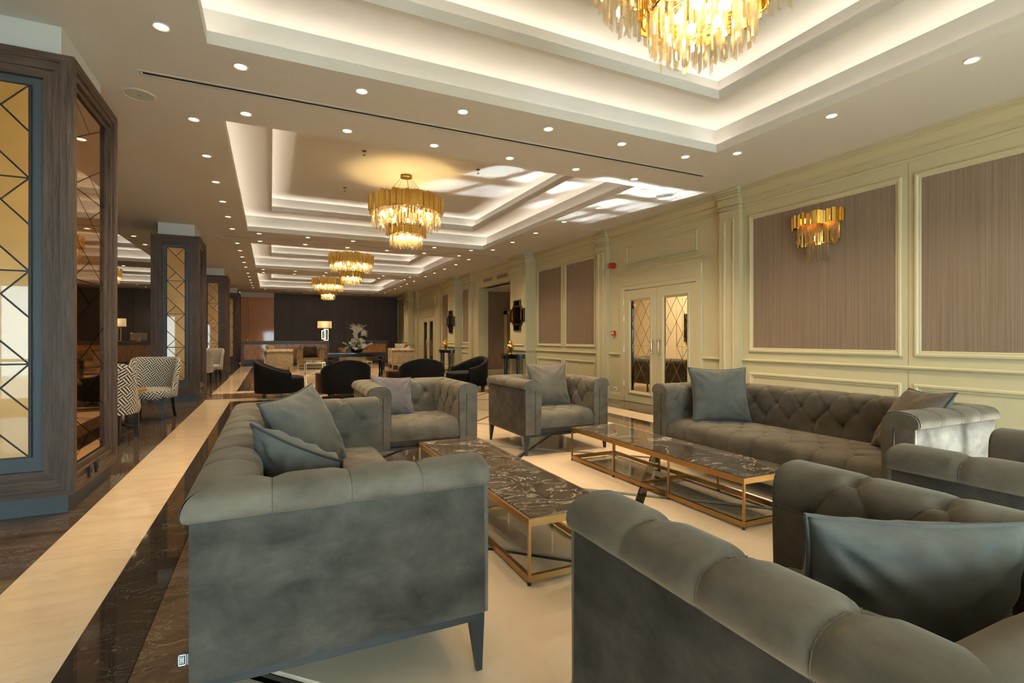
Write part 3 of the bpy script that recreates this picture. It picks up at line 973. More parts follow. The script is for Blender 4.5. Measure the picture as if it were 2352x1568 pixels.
def strip_mesh(name, prof, srange, mp, buttons, creases, mat, ds=0.010, dt=0.009, puff=0.0045, dimp=0.022, gw=0.024, flip=False, sign=1.0, rb=0.028, stitch=None):
    P, tt = resample(prof, dt)
    tan = np.gradient(P, axis=0)
    tan /= np.linalg.norm(tan, axis=1)[:, None] + 1e-9
    nor = np.stack([-tan[:, 1], tan[:, 0]], 1) * sign
    s0 = np.array([srange(a)[0] for a in P[:, 0]]); s1 = np.array([srange(a)[1] for a in P[:, 0]])
    n = max(4, int((s1 - s0).max() / ds))
    k = np.linspace(0, 1, n + 1)
    S = s0[None, :] + (s1 - s0)[None, :] * k[:, None]
    T = np.broadcast_to(tt[None, :], S.shape)
    D = np.full(S.shape, 9.0)
    for (a, b), (c, d) in creases:
        dx, dy = c - a, d - b
        l2 = dx * dx + dy * dy + 1e-12
        u = np.clip(((S - a) * dx + (T - b) * dy) / l2, 0, 1)
        D = np.minimum(D, np.hypot(S - a - u * dx, T - b - u * dy))
    disp = puff * (1 - np.exp(-(D / gw) ** 2)) - 0.004 * np.exp(-(D / 0.006) ** 2)
    for (a, b) in buttons:
        r2 = (S - a) ** 2 + (T - b) ** 2
        disp -= dimp * np.exp(-r2 / rb ** 2)
    edge = np.minimum(1, np.minimum(T, tt[-1] - T) / 0.03)
    disp *= edge
    A = P[None, :, 0] + nor[None, :, 0] * disp
    Zc = P[None, :, 1] + nor[None, :, 1] * disp
    X, Y, Z = mp(S, A, Zc)
    v = np.stack([X, Y, Z], -1).reshape(-1, 3)
    if stitch is not None:
        sm = MB()
        def surf(sv, tv):
            a = np.interp(tv, tt, P[:, 0]); z = np.interp(tv, tt, P[:, 1]); na = np.interp(tv, tt, nor[:, 0]); nz = np.interp(tv, tt, nor[:, 1])
            dd = -0.004
            for (ba, bb) in buttons:
                dd -= dimp * math.exp(-((sv - ba) ** 2 + (tv - bb) ** 2) / rb ** 2)
            dd *= min(1, min(tv, tt[-1] - tv) / 0.03)
            dd += 0.0022
            x, y, zz = mp(np.array([sv]), np.array([a + na * dd]), np.array([z + nz * dd]))
            return (float(x[0]), float(y[0]), float(zz[0]))
        for (a, b), (c, d) in creases:
            L = math.hypot(c - a, d - b)
            if L < 0.03:
                continue
            k_ = max(3, int(L / 0.02))
            sm.tube([surf(a + (c - a) * i / k_, max(0.004, min(tt[-1] - 0.004, b + (d - b) * i / k_))) for i in range(k_ + 1)], 0.0016, 4, cap=False)
        stitch.append(sm)
    m = P.shape[0]
    f = []
    for i in range(n):
        for j in range(m - 1):
            q = (i * m + j, (i + 1) * m + j, (i + 1) * m + j + 1, i * m + j + 1)
            f.append(q[::-1] if flip else q)
    return mesh_from(name, v, f, mat, smooth=True)

def find_t(prof, pt):
    P, tt = resample(prof, 0.004)
    return float(tt[np.argmin(np.hypot(P[:, 0] - pt[0], P[:, 1] - pt[1]))])

ARM = smooth_poly([(0.0, 0.70), (-0.016, 0.706), (-0.02, 0.735), (-0.004, 0.772), (0.04, 0.79), (0.10, 0.795), (0.15, 0.785), (0.182, 0.755), (0.192, 0.70), (0.192, 0.6), (0.188, 0.45), (0.182, 0.28)], 2)

def lattice(pos0, pos1, t0, t1, t2, tend, lo, hi):
    """diamond tufting: rows t0 and t2 at pos0, row t1 at pos1"""
    B, C = [], []
    for p in pos0:
        B += [(p, t0), (p, t2)]
        C += [((p, 0.0), (p, t0)), ((p, t2), (p, tend))]
        for q in pos1:
            if abs(p - q) < 0.2:
                C += [((p, t0), (q, t1)), ((q, t1), (p, t2))]
    for q in pos1:
        B.append((q, t1))
    for q, side in ((lo, -1), (hi, 1)):
        if q is None: continue
    return B, C

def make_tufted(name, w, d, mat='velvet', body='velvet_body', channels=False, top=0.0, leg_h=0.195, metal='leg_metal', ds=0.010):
    root = empty(name)
    prof = [(a, z + (top if z > 0.5 else 0)) for a, z in ARM]
    t0, t1, t2, te = find_t(prof, (0.135, 0.79 + top)), find_t(prof, (0.192, 0.645 + top)), find_t(prof, (0.19, 0.515 + top)), find_t(prof, (0.182, 0.28))
    fxL = lambda S, A, Z: (A - w / 2, S - d / 2, Z)
    fxR = lambda S, A, Z: (w / 2 - A, S - d / 2, Z)
    fxB = lambda S, A, Z: (S - w / 2, d / 2 - A, Z)
    pitch = 0.24
    if channels:
        nA = int(d / 0.11)
        arm_c = [((0.1 + 0.115 * i, 0), (0.1 + 0.115 * i, te)) for i in range(nA) if 0.1 + 0.115 * i < d]
        nB = max(3, int((w - 0.36) / 0.125))
        bp = (w - 0.36) / nB
        back_c = [((0.18 + bp * i, 0), (0.18 + bp * i, te)) for i in range(nB + 1)]
        arm_b, back_b = [], []
        kw = dict(puff=0.022, gw=0.03)
    else:
        p0 = [0.245 + pitch * i for i in range(5) if 0.245 + pitch * i < d - 0.17]
        p1 = [0.125 + pitch * i for i in range(5) if 0.125 + pitch * i < d - 0.2]
        arm_b, arm_c = lattice(p0, p1, t0, t1, t2, te, None, None)
        arm_c += [((0.0, t1), (p1[0], t1))]
        n = round((w - 0.384) / pitch)
        bp = (w - 0.384) / n
        q0 = [0.192 + bp * i for i in range(1, n)]
        q1 = [0.192 + bp * (i + 0.5) for i in range(n)]
        back_b, back_c = lattice(q0, q1, t0, t1, t2, te, None, None)
        kw = {}
    for nm, sr, fm, bb_, cc_, fl_ in (('arm', lambda a: (0.0, d - a), fxL, arm_b, arm_c, False), ('arm', lambda a: (0.0, d - a), fxR, arm_b, arm_c, True), ('backrest', lambda a: (a, w - a), fxB, back_b, back_c, True)):
        stl = [] if not channels else None
        po = inst(nm, strip_mesh(nm, prof, sr, fm, bb_, cc_, mat, ds=ds, sign=1, flip=fl_, stitch=stl, **kw), root)
        if stl:
            stl[0].obj('stitching', 'stitch', po)
    zb = leg_h + 0.025
    zs = 0.702 + top
    # body shell
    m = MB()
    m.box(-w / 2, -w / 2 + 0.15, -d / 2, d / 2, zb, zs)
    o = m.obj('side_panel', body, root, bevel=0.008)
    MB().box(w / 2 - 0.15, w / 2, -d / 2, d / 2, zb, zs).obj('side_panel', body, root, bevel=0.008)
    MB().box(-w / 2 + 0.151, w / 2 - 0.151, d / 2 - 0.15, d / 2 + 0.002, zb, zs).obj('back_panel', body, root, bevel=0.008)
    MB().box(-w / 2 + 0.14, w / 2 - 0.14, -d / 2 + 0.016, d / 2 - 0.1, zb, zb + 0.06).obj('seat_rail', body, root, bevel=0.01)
    # arm front faces
    for s in (-1, 1):
        poly = [(0.002, zb)] + [(a, z) for a, z in prof[::2]] + [(prof[-1][0], zb)]
        fn = (lambda p, q, h: (-w / 2 + p, -d / 2 - h, q)) if s < 0 else (lambda p, q, h: (w / 2 - p, -d / 2 - h, q))
        fp = MB().prism(poly, fn, -0.012, 0.012).obj('arm_front', mat, root, bevel=0.007)
        px = s * (w / 2 - 0.115)
        MB().tube([(px, -d / 2 - 0.013, zb + 0.005), (px, -d / 2 - 0.013, zs - 0.005)], 0.004, 6).obj('seam', body, fp, smooth=True)
    # piping under the roll
    r = 0.004
    e = 0.004
    pp = MB().tube([(-w / 2 - e, -d / 2, zs), (-w / 2 - e, d / 2 + e, zs), (w / 2 + e, d / 2 + e, zs), (w / 2 + e, -d / 2, zs)], r, 6)
    pp.obj('piping', 'piping' if not channels else body, root, smooth=True)
    # seat
    a0, a1 = 0.02, d - 0.19
    sp = smooth_poly([(a1, 0.40), (a1 - 0.02, 0.425), (a1 - 0.1, 0.44), (d * 0.4, 0.452), (0.16, 0.452), (0.075, 0.446), (0.03, 0.425), (0.006, 0.385), (0.0, 0.33), (0.004, zb + 0.06)], 2)
    sw = w - 0.37
    nS = max(2, round(sw / pitch)); bp = sw / nS
    B, C = [], []
    if not channels:
        rows = [0.15, 0.31, 0.47, 0.63]
        ts = [find_t(sp, (r_, 0.45)) for r_ in rows]
        tend = find_t(sp, (0.004, zb + 0.06))
        even = [bp * (i + 0.5) for i in range(nS)]
        odd = [bp * i for i in range(1, nS)]
        for ri, tr in enumerate(ts):
            cur = odd if ri % 2 == 0 else even
            B += [(x, tr) for x in cur]
            if ri + 1 < len(ts):
                nx = even if ri % 2 == 0 else odd
                C += [((x, tr), (y_, ts[ri + 1])) for x in cur for y_ in nx if abs(x - y_) < bp * 0.7]
        C += [((x, ts[0]), (x, tend)) for x in odd]
    stl = [] if not channels else None
    po = inst('seat', strip_mesh('seat', sp, lambda a: (0.0, sw), lambda S, A, Z: (S - sw / 2, A - d / 2, Z), B, C, mat, ds=ds, sign=-1, flip=True, puff=0.005, dimp=0.017, stitch=stl), root)
    if stl:
        stl[0].obj('stitching', 'stitch', po)
    # legs and base frame
    b = MB()
    t = 0.03
    b.box(-w / 2 + 0.004, w / 2 - 0.004, -d / 2 + 0.004, -d / 2 + t, leg_h, zb).box(-w / 2 + 0.004, w / 2 - 0.004, d / 2 - t, d / 2 - 0.004, leg_h, zb)
    b.box(-w / 2 + 0.004, -w / 2 + t, -d / 2 + t, d / 2 - t, leg_h, zb).box(w / 2 - t, w / 2 - 0.004, -d / 2 + t, d / 2 - t, leg_h, zb)
    b.obj('base_frame', metal, root)
    for sx in (-1, 1):
        for sy in (-1, 1):
            X = sx * (w / 2 - 0.004); Y = sy * (d / 2 - 0.004)
            q = lambda k, k2: (min(X, X - sx * k), max(X, X - sx * k), min(Y, Y - sy * k), max(Y, Y - sy * k))
            lo = (min(X - sx * 0.006, X - sx * 0.028), max(X - sx * 0.006, X - sx * 0.028), min(Y - sy * 0.006, Y - sy * 0.028), max(Y - sy * 0.006, Y - sy * 0.028))
            MB().frustum(lo, 0.0, q(0.052, 0), leg_h + 0.001).obj('leg', metal, root)
    return root

def pillow_mesh(w, h, t, seed, mat, wr=0.5):
    rnd = np.random.RandomState(seed)
    n = 36
    u = np.linspace(-1, 1, n + 1)
    U, V = np.meshgrid(u, u, indexing='ij')
    bow = 0.10
    X = w / 2 * U * (1 - bow * (1 - V ** 2))
    Y = h / 2 * V * (1 - bow * (1 - U ** 2))
    e = np.clip((1 - np.abs(U) ** 2.6) * (1 - np.abs(V) ** 2.6), 0, 1)
    out = []
    for s in (1, -1):
        Zt = s * t / 2 * e ** 0.55
        ph = rnd.rand(6) * 6.28
        wrk = np.zeros_like(U)
        for k in range(4):
            cx, cyy = [(1, 1), (-1, 1), (1, -1), (-1, -1)][k]
            ang = np.arctan2(V - cyy * 1.15, U - cx * 1.15)
            rr = np.hypot(U - cx, V - cyy)
            wrk += np.sin(ang * 17 + ph[k]) * np.exp(-(rr / 0.7) ** 2) * np.clip(rr * 2.2, 0, 1)
        # gathers along the edges
        wrk += 0.7 * np.sin(U * 15 + ph[4] + V * 1.5) * np.exp(-((1 - np.abs(V)) / 0.3) ** 2) * np.clip((1 - np.abs(V)) * 6, 0, 1)
        wrk += 0.6 * np.sin(V * 13 + ph[5] + U) * np.exp(-((1 - np.abs(U)) / 0.3) ** 2) * np.clip((1 - np.abs(U)) * 6, 0, 1)
        Zt = Zt + s * wrk * 0.008 * wr * 2 * np.clip(e * 3, 0, 1)
        out.append(np.stack([X, Y, Zt], -1).reshape(-1, 3))
    N = (n + 1) ** 2
    f = []
    for i in range(n):
        for j in range(n):
            a, b, c, d = i * (n + 1) + j, (i + 1) * (n + 1) + j, (i + 1) * (n + 1) + j + 1, i * (n + 1) + j + 1
            f.append((a, b, c, d)); f.append((N + d, N + c, N + b, N + a))
    me = mesh_from('pillow', np.concatenate(out), f, mat, smooth=True)
    b = bmesh.new(); b.from_mesh(me); bmesh.ops.remove_doubles(b, verts=b.verts, dist=1e-5); b.to_mesh(me); b.free()
    loop = [(x, y, 0) for x, y in [(w / 2 * p * (1 - bow * (1 - q * q)), h / 2 * q * (1 - bow * (1 - p * p))) for p, q in
            [(a, -1) for a in np.linspace(-1, 1, 15)[:-1]] + [(1, a) for a in np.linspace(-1, 1, 15)[:-1]] + [(a, 1) for a in np.linspace(1, -1, 15)[:-1]] + [(-1, a) for a in np.linspace(1, -1, 15)[:-1]]]]
    return me, loop

def pillow(loc, rot, label, mat='pillow', w=0.5, h=0.5, t=0.17, seed=1, pipe='piping', group=None, wr=0.5):
    me, loop = pillow_mesh(w, h, t, seed, mat, wr)
    o = inst('throw_pillow', me, None, loc)
    o.rotation_euler = rot
    tag(o, label, 'pillow', group)
    MB().tube(loop, 0.006, 6, closed=True).obj('piping', pipe, o, smooth=True)
    return o

def lean(facing, tilt, spin=0.0):
    """pillow rotation: its face looks along heading `facing` (radians, 0 = -Y), tilted back"""
    M = Matrix.Rotation(facing, 3, 'Z') @ Matrix.Rotation(PI / 2 - tilt, 3, 'X') @ Matrix.Rotation(spin, 3, 'Z')
    return M.to_euler()

# two sofas and four armchairs round the coffee tables
sofa = make_tufted('tufted_sofa', 2.30, 0.95)
sofa.location = ((-0.22 + 0.73) / 2, (1.765 + 4.065) / 2, 0); sofa.rotation_euler = (0, 0, PI / 2)
tag(sofa, 'grey velvet button-tufted sofa with two pillows nearest the marble aisle', 'sofa', 'tufted lounge seats')
sofa2 = copy_tree(sofa)
sofa2.location = ((3.48 + 4.44) / 2, (1.70 + 4.0) / 2, 0); sofa2.rotation_euler = (0, 0, -PI / 2)
tag(sofa2, 'long grey-brown velvet tufted sofa along the panelled wall', 'sofa')
ac = make_tufted('tufted_armchair', 1.05, 1.0)
ACS = [((1.345, 5.25), 0, 'grey tufted armchair with a lilac pillow behind the left coffee table'),
       ((2.95, 5.27), 0, 'grey tufted armchair with one upright pillow facing the viewer'),
       ((1.315, 0.75), PI, 'large grey tufted armchair in the lower right foreground with a pillow'),
       ((2.885, 0.75), PI, 'grey tufted armchair at the right edge, only its arms in view')]
for i, ((x, y), rz, lab) in enumerate(ACS):
    o = ac if i == 0 else copy_tree(ac)
    o.location = (x, y, 0); o.rotation_euler = (0, 0, rz)
    tag(o, lab, 'armchair', 'tufted lounge seats')

# woven tag on the end of the near sofa
tg = tag(empty('fabric_tag', (-0.222, 1.80, 0.285)), 'small black woven tag with white emblem on the sofa corner', 'tag')
MB().box(-0.030, 0.0, -0.003, 0.003, -0.019, 0.019).obj('tag_cloth', 'black', tg)
lm = MB()
yy = -0.0042
def tb(x0, x1, z0, z1):
    lm.box(x0, x1, yy, -0.0028, z0, z1)
for (x0, x1, z0, z1) in ((-0.0275, -0.0075, 0.0135, 0.0165), (-0.0275, -0.0075, -0.0165, -0.0135), (-0.0275, -0.0255, -0.0165, 0.0165), (-0.0095, -0.0075, -0.0165, 0.0165)):
    tb(x0, x1, z0, z1)
for sgn in (-1, 1):      # two back-to-back E shapes
    a, b = (0.0015, 0.0105)
    q = lambda p: sorted((sgn * p[0], sgn * p[1]))
    z0, z1 = q((0.0085, 0.0105)); tb(-0.0225, -0.0125, z0, z1) if False else None
    for xx in (-0.0225, -0.0182, -0.0139):
        z0, z1 = q((0.002, 0.0105)); tb(xx - 0.0009, xx + 0.0009, z0, z1)
    z0, z1 = q((0.0012, 0.003)); tb(-0.0234, -0.013, z0, z1)
for k in range(9):
    tb(-0.0052, -0.0022, -0.016 + k * 0.0036, -0.0142 + k * 0.0036)
lm.obj('tag_emblem', 'white', tg)

# pillows
S_ = 'pillows on the lounge seats'
pillow((0.20, 3.38, 0.66), lean(math.radians(54), 0.42, 0.12), 'large slate velvet pillow leaning at the far end of the near sofa', 'pillow', 0.58, 0.56, 0.24, 3, group=S_)
pillow((0.13, 2.36, 0.635), lean(math.radians(128), 0.50, 0.30), 'slouched slate pillow near the front arm of the near sofa', 'pillow', 0.47, 0.46, 0.2, 5, group=S_, wr=0.8)
pillow((1.17, 5.40, 0.635), lean(math.radians(14), 0.42, -0.10), 'lilac grey pillow on the armchair behind the left coffee table', 'pillow_lilac', 0.46, 0.44, 0.15, 7, pipe='pillow_lilac', group=S_)
pillow((3.0, 5.30, 0.70), lean(math.radians(-8), 0.25, 0.02), 'upright taupe pillow on the armchair facing the viewer', 'pillow_taupe', 0.52, 0.52, 0.17, 9, pipe='pillow_taupe', group=S_)
pillow((3.93, 3.58, 0.70), lean(math.radians(-28), 0.28, 0.0), 'square slate pillow at the far end of the wall-side sofa', 'pillow', 0.56, 0.54, 0.18, 11, group=S_)
pillow((4.02, 2.0, 0.665), lean(math.radians(-128), 0.55, 0.05), 'taupe pillow leaning on the near arm of the wall-side sofa', 'pillow_taupe', 0.54, 0.52, 0.2, 13, group=S_)
pillow((1.40, 0.71, 0.635), lean(math.radians(-26), -0.16, -0.04), 'blue-grey pillow with creased edge on the foreground armchair', 'pillow', 0.53, 0.37, 0.25, 15, pipe='pillow', group=S_, wr=0.9)

# ------------------------------------------------------------------ coffee tables
def coffee_table():
    r = empty('coffee_table')
    w, l, h = 0.545, 2.10, 0.335
    t = 0.022
    m = MB()
    fn = lambda p, q, z: (p, q, z)
    fr = m.frame(lambda p, q, z: (p, q, z), -w / 2, w / 2, -l / 2, l / 2, [(0, h - 0.038), (0, h), (0.018, h), (0.018, h - 0.038)]).obj('top_frame', 'bronze', r)
    MB().frame(lambda p, q, z: (p, q, z), -w / 2, w / 2, -l / 2, l / 2, [(0, 0.018), (0, 0.05), (0.022, 0.05), (0.022, 0.018)]).obj('base_frame', 'bronze', r)
    MB().box(-w / 2 + 0.022, w / 2 - 0.022, -0.011, 0.011, 0.018, 0.05).obj('cross_bar', 'bronze', r)
    for y in (-l / 2 + 0.007, -l / 6, l / 6, l / 2 - 0.007):
        for x in (-w / 2 + 0.007, w / 2 - 0.007):
            MB().box(x - 0.007, x + 0.007, y - 0.007, y + 0.007, 0.05, h - 0.038).obj('post', 'bronze', r)
            MB().lathe([(0.01, 0), (0.01, 0.018)], (x, y, 0), 10).obj('foot', 'black', r)
    for s in (-1, 1):
        MB().box(-w / 2 + 0.019, w / 2 - 0.019, min(s * 0.002, s * (l / 2 - 0.019)), max(s * 0.002, s * (l / 2 - 0.019)), h - 0.014, h + 0.006).obj('marble_slab', 'table_marble', r, bevel=0.002, seg=1)
    MB().box(-w / 2 + 0.02, w / 2 - 0.02, -0.0018, 0.0018, h - 0.01, h + 0.0062).obj('joint_strip', 'chrome', r)
    MB().add([(-w / 2 + 0.02, -l / 2 + 0.02, 0.04), (w / 2 - 0.02, -l / 2 + 0.02, 0.04), (w / 2 - 0.02, -0.01, 0.04), (-w / 2 + 0.02, -0.01, 0.04)], [(0, 1, 2, 3)]).obj('glass_shelf', 'glass', r)
    MB().add([(-w / 2 + 0.02, 0.01, 0.04), (w / 2 - 0.02, 0.01, 0.04), (w / 2 - 0.02, l / 2 - 0.02, 0.04), (-w / 2 + 0.02, l / 2 - 0.02, 0.04)], [(0, 1, 2, 3)]).obj('glass_shelf', 'glass', r)
    return r
t1_ = coffee_table(); t1_.location = (1.445, 3.32, 0)
tag(t1_, 'bronze framed coffee table with dark marble top beside the near sofa', 'coffee table', 'marble coffee tables')
t2_ = copy_tree(t1_); t2_.location = (3.05, 3.38, 0)
tag(t2_, 'bronze framed coffee table with dark marble top before the wall-side sofa', 'coffee table')

# ------------------------------------------------------------------ curved chairs
def barrel_shell(name, rx, ry, hb, ha, phim, thick, z0, seat_z, mat, flare=0.0, ribs=0, rib_amp=0.012, lip=0.0, fall=1.0, flat=0.38):
    n = 72
    prof = []       # (radial offset from outer, frac 0 bottom..1 top, region)
    v, f, uv = [], [], []
    K = None
    for i in range(n + 1):
        ph = -phim + 2 * phim * i / n
        a = abs(ph) / phim
        k = max(0.0, min(1.0, (a - flat) / (1 - flat)))
        k = (k * k * (3 - 2 * k)) ** fall
        ht = hb + (ha - hb) * k
        cs, sn = math.cos(ph), math.sin(ph)
        e = 0.8
        R = ((abs(cs) ** (2 / e) + abs(sn) ** (2 / e))) ** (-e / 2)
        ribd = rib_amp * abs(math.sin(ph * ribs / 2)) if ribs else 0
        pts = []
        for q in np.linspace(0, 1, 8):
            z = z0 + (ht - 0.03 - z0) * q
            fl = flare * (max(0, (z - seat_z) / (hb - seat_z)) ** 2) * (0.35 + 0.65 * min(1, abs(sn) * 1.3))
            pts.append((fl + 0.012 * math.sin(PI * q) + lip * max(0, q - 0.85) * 6, z))
        fl = pts[-1][0]
        pts += [(fl - thick * 0.15, ht - 0.008), (fl - thick * 0.5, ht), (fl - thick * 0.85, ht - 0.008)]
        for q in np.linspace(1, 0, 6):
            z = seat_z - 0.06 + (ht - 0.035 - seat_z + 0.06) * q
            fl = flare * (max(0, (z - seat_z) / (hb - seat_z)) ** 2) * (0.35 + 0.65 * min(1, abs(sn) * 1.3))
            pts.append((fl - thick - ribd, z))
        K = len(pts)
        vt = 0.0
        for j, (o, z) in enumerate(pts):
            if j:
                vt += math.hypot(o - pts[j - 1][0], z - pts[j - 1][1])
            v.append(((rx * R + o) * sn, (ry * R + o) * cs, z))
            uv.append((ph * (rx + ry) / 2, vt))
    for i in range(n):
        for j in range(K - 1):
            f.append((i * K + j, i * K + j + 1, (i + 1) * K + j + 1, (i + 1) * K + j))
    f.append(tuple(range(K - 1, -1, -1)))
    f.append(tuple(n * K + j for j in range(K)))
    return mesh_from(name, v, f, mat, smooth=True, uv=uv)

def cushion_mesh(name, rx, ry0, ry1, z0, z1, mat, dome=0.03):
    n = 48
    v, f, uv = [], [], []
    rows = [(0.95, z0), (1.0, z0 + 0.02), (1.0, z1 - 0.05), (0.985, z1 - 0.02), (0.95, z1 - 0.004), (0.85, z1 + dome * 0.35), (0.6, z1 + dome * 0.75), (0.25, z1 + dome)]
    for s, z in rows:
        for k in range(n):
            a = 2 * PI * k / n
            cs, sn = math.cos(a), math.sin(a)
            e = 0.75
            R = (abs(cs) ** (2 / e) + abs(sn) ** (2 / e)) ** (-e / 2)
            x, y = rx * R * cs * s, (ry1 if sn > 0 else ry0) * R * sn * s
            v.append((x, y, z))
            uv.append((a * rx, z) if s > 0.97 or z < z1 - 0.03 else (x, y + 3))
    m = len(rows)
    for i in range(m - 1):
        for k in range(n):
            f.append((i * n + k, i * n + (k + 1) % n, (i + 1) * n + (k + 1) % n, (i + 1) * n + k))
    f.append(tuple((m - 1) * n + k for k in range(n)))
    f.append(tuple(range(n - 1, -1, -1)))
    return mesh_from(name, v, f, mat, smooth=True, uv=uv)

def black_chair():
    r = empty('barrel_chair')
    inst('shell', barrel_shell('shell', 0.5, 0.47, 0.80, 0.54, math.radians(118), 0.09, 0.10, 0.40, 'black_velvet', 0.05, 22, 0.012, flat=0.0), r)
    inst('seat', cushion_mesh('seat', 0.41, 0.5, 0.38, 0.11, 0.42, 'black_velvet'), r)
    for x, y in ((-0.3, -0.28), (0.3, -0.28), (-0.3, 0.28), (0.3, 0.28)):
        MB().frustum((x - 0.03, x + 0.03, y - 0.03, y + 0.03), 0, (x - 0.04, x + 0.04, y - 0.04, y + 0.04), 0.12).obj('leg', 'leg_metal', r)
    return r
bc = black_chair()
for i, (x, y, a, lab) in enumerate(((0.16, 12.0, 90, 'black velvet barrel chair in profile beside the cream floor band'),
                                    (1.45, 11.35, 180, 'black velvet barrel chair seen from behind, left of the console table legs'),
                                    (3.12, 11.4, 172, 'black velvet barrel chair seen from behind, beside the taller angled one'),
                                    (4.35, 11.75, -78, 'black velvet barrel chair turned sideways in front of the corridor opening'))):
    o = bc if i == 0 else copy_tree(bc)
    o.location = (x, y, 0); o.rotation_euler = (0, 0, math.radians(a))
    tag(o, lab, 'armchair', 'black barrel chairs round the low wooden tables')

dt = empty('drum_table', (1.2, 12.55, 0)); tag(dt, 'dark walnut drum table between two black barrel chairs', 'side table')
MB().lathe([(0.27, 0), (0.27, 0.41)], n=32).obj('drum', 'walnut', dt, smooth=True)
MB().lathe([(0.272, 0.41), (0.28, 0.415), (0.28, 0.435), (0.272, 0.44)], n=32).obj('top', 'walnut', dt, smooth=True)
st = empty('side_table', (2.9, 13.3, 0)); tag(st, 'low square walnut side table behind the black chairs', 'side table')
MB().box(-0.24, 0.24, -0.22, 0.22, 0.36, 0.40).obj('top', 'walnut', st, bevel=0.004, seg=1)
MB().box(-0.24, -0.2, -0.22, 0.22, 0, 0.36).obj('side', 'walnut', st)
MB().box(0.2, 0.24, -0.22, 0.22, 0, 0.36).obj('side', 'walnut', st)
MB().box(-0.2, 0.2, 0.16, 0.2, 0.0, 0.36).obj('back', 'walnut', st)

def fret_chair():
    r = empty('patterned_chair')
    inst('back_shell', barrel_shell('back_shell', 0.33, 0.33, 0.95, 0.50, math.radians(104), 0.065, 0.34, 0.47, 'fret', 0.075, 0, lip=0.01, fall=1.4), r)
    inst('seat', cushion_mesh('seat', 0.30, 0.36, 0.27, 0.33, 0.47, 'fret', 0.02), r)
    for x, y, dx, dy in ((-0.23, -0.26, 0.0, 0.0), (0.23, -0.26, 0.0, 0.0), (-0.22, 0.22, -0.02, 0.09), (0.22, 0.22, 0.02, 0.09)):
        MB().frustum((x + dx - 0.018, x + dx + 0.018, y + dy - 0.018, y + dy + 0.018), 0, (x - 0.026, x + 0.026, y - 0.026, y + 0.026), 0.36).obj('leg', 'black_wood', r)
    return r
fc = fret_chair()
for i, (x, y, a, lab) in enumerate(((-1.80, 7.62, 172, 'black and ivory fret-patterned chair seen from behind, partly hidden by the nearest column'),
                                    (-1.66, 9.42, -6, 'black and ivory fret-patterned chair facing the viewer between the first two columns'),
                                    (-1.72, 15.62, 172, 'distant fret-patterned chair seen from behind past the second column'),
                                    (-1.60, 16.95, -6, 'distant fret-patterned chair facing the viewer before the third column'))):
    o = fc if i == 0 else copy_tree(fc)
    o.location = (x, y, 0); o.rotation_euler = (0, 0, math.radians(a))
    tag(o, lab, 'chair', 'fret-patterned chairs along the columns')
for i, y in enumerate((8.5, 16.3)):
    t = empty('pedestal_table', (-1.95, y, 0))
    tag(t, ('round wooden pedestal table between the near patterned chairs', 'round wooden pedestal table between the distant patterned chairs')[i], 'table', 'pedestal tables')
    MB().lathe([(0.37, 0.52), (0.40, 0.525), (0.40, 0.545), (0.385, 0.55)], n=36).obj('top', 'walnut' if i else 'gold_panel', t, smooth=True)
    MB().lathe([(0.03, 0.06), (0.025, 0.3), (0.04, 0.52)], n=16).obj('stem', 'lacquer', t, smooth=True)
    for k in range(4):
        a = k * PI / 2 + 0.4
        MB().tube([(0, 0, 0.18), (0.1 * math.cos(a), 0.1 * math.sin(a), 0.09), (0.2 * math.cos(a), 0.2 * math.sin(a), 0.035), (0.28 * math.cos(a), 0.28 * math.sin(a), 0.016)], [0.03, 0.026, 0.02, 0.016], 8).obj('foot', 'lacquer', t, smooth=True)

# ------------------------------------------------------------------ distant beige seating
bg_ch = make_tufted('channel_armchair', 0.98, 0.86, 'beige_velvet', 'beige_velvet', channels=True, top=0.03, metal='bronze', ds=0.02)
bg2 = make_tufted('channel_armchair', 0.98, 0.86, 'olive_velvet', 'olive_velvet', channels=True, top=0.03, metal='bronze', ds=0.02)
G_ = 'beige channel-tufted chairs by the reception desk'
bg_ch.location = (0.25, 20.5, 0); bg_ch.rotation_euler = (0, 0, PI / 2 + 0.1)
tag(bg_ch, 'beige velvet channel-tufted armchair, side on, behind the leftmost black chair', 'armchair', G_)
o = copy_tree(bg_ch); o.location = (4.72, 20.3, 0); o.rotation_euler = (0, 0, -PI / 2 - 0.05)
tag(o, 'beige velvet channel-tufted armchair with two pillows right of the flowers', 'armchair', G_)
bg2.location = (1.45, 22.1, 0)
tag(bg2, 'olive velvet tub armchair with a dark brown pillow facing the viewer', 'armchair', G_)
o = copy_tree(bg2); o.location = (3.1, 22.1, 0)
tag(o, 'olive velvet tub armchair half hidden behind the console table', 'armchair', G_)
P2 = 'pillows on the distant chairs'
pillow((0.05, 20.55, 0.80), lean(math.radians(60), 0.5), 'brown pillow on top of the distant beige chair', 'olive_velvet', 0.46, 0.42, 0.15, 21, 'olive_velvet', P2)
pillow((1.45, 22.2, 0.70), lean(0.0, 0.2), 'dark brown pillow on the olive tub chair', 'brown_pillow', 0.5, 0.42, 0.14, 22, 'brown_pillow', P2)
pillow((4.72, 20.55, 0.80), lean(math.radians(-40), 0.25), 'larger beige pillow on the beige chair right of the flowers', 'beige_velvet', 0.48, 0.46, 0.15, 23, 'beige_velvet', P2)
pillow((5.0, 20.35, 0.74), lean(math.radians(-90), 0.45), 'small low beige pillow on the beige chair right of the flowers', 'beige_velvet', 0.44, 0.4, 0.14, 24, 'beige_velvet', P2)
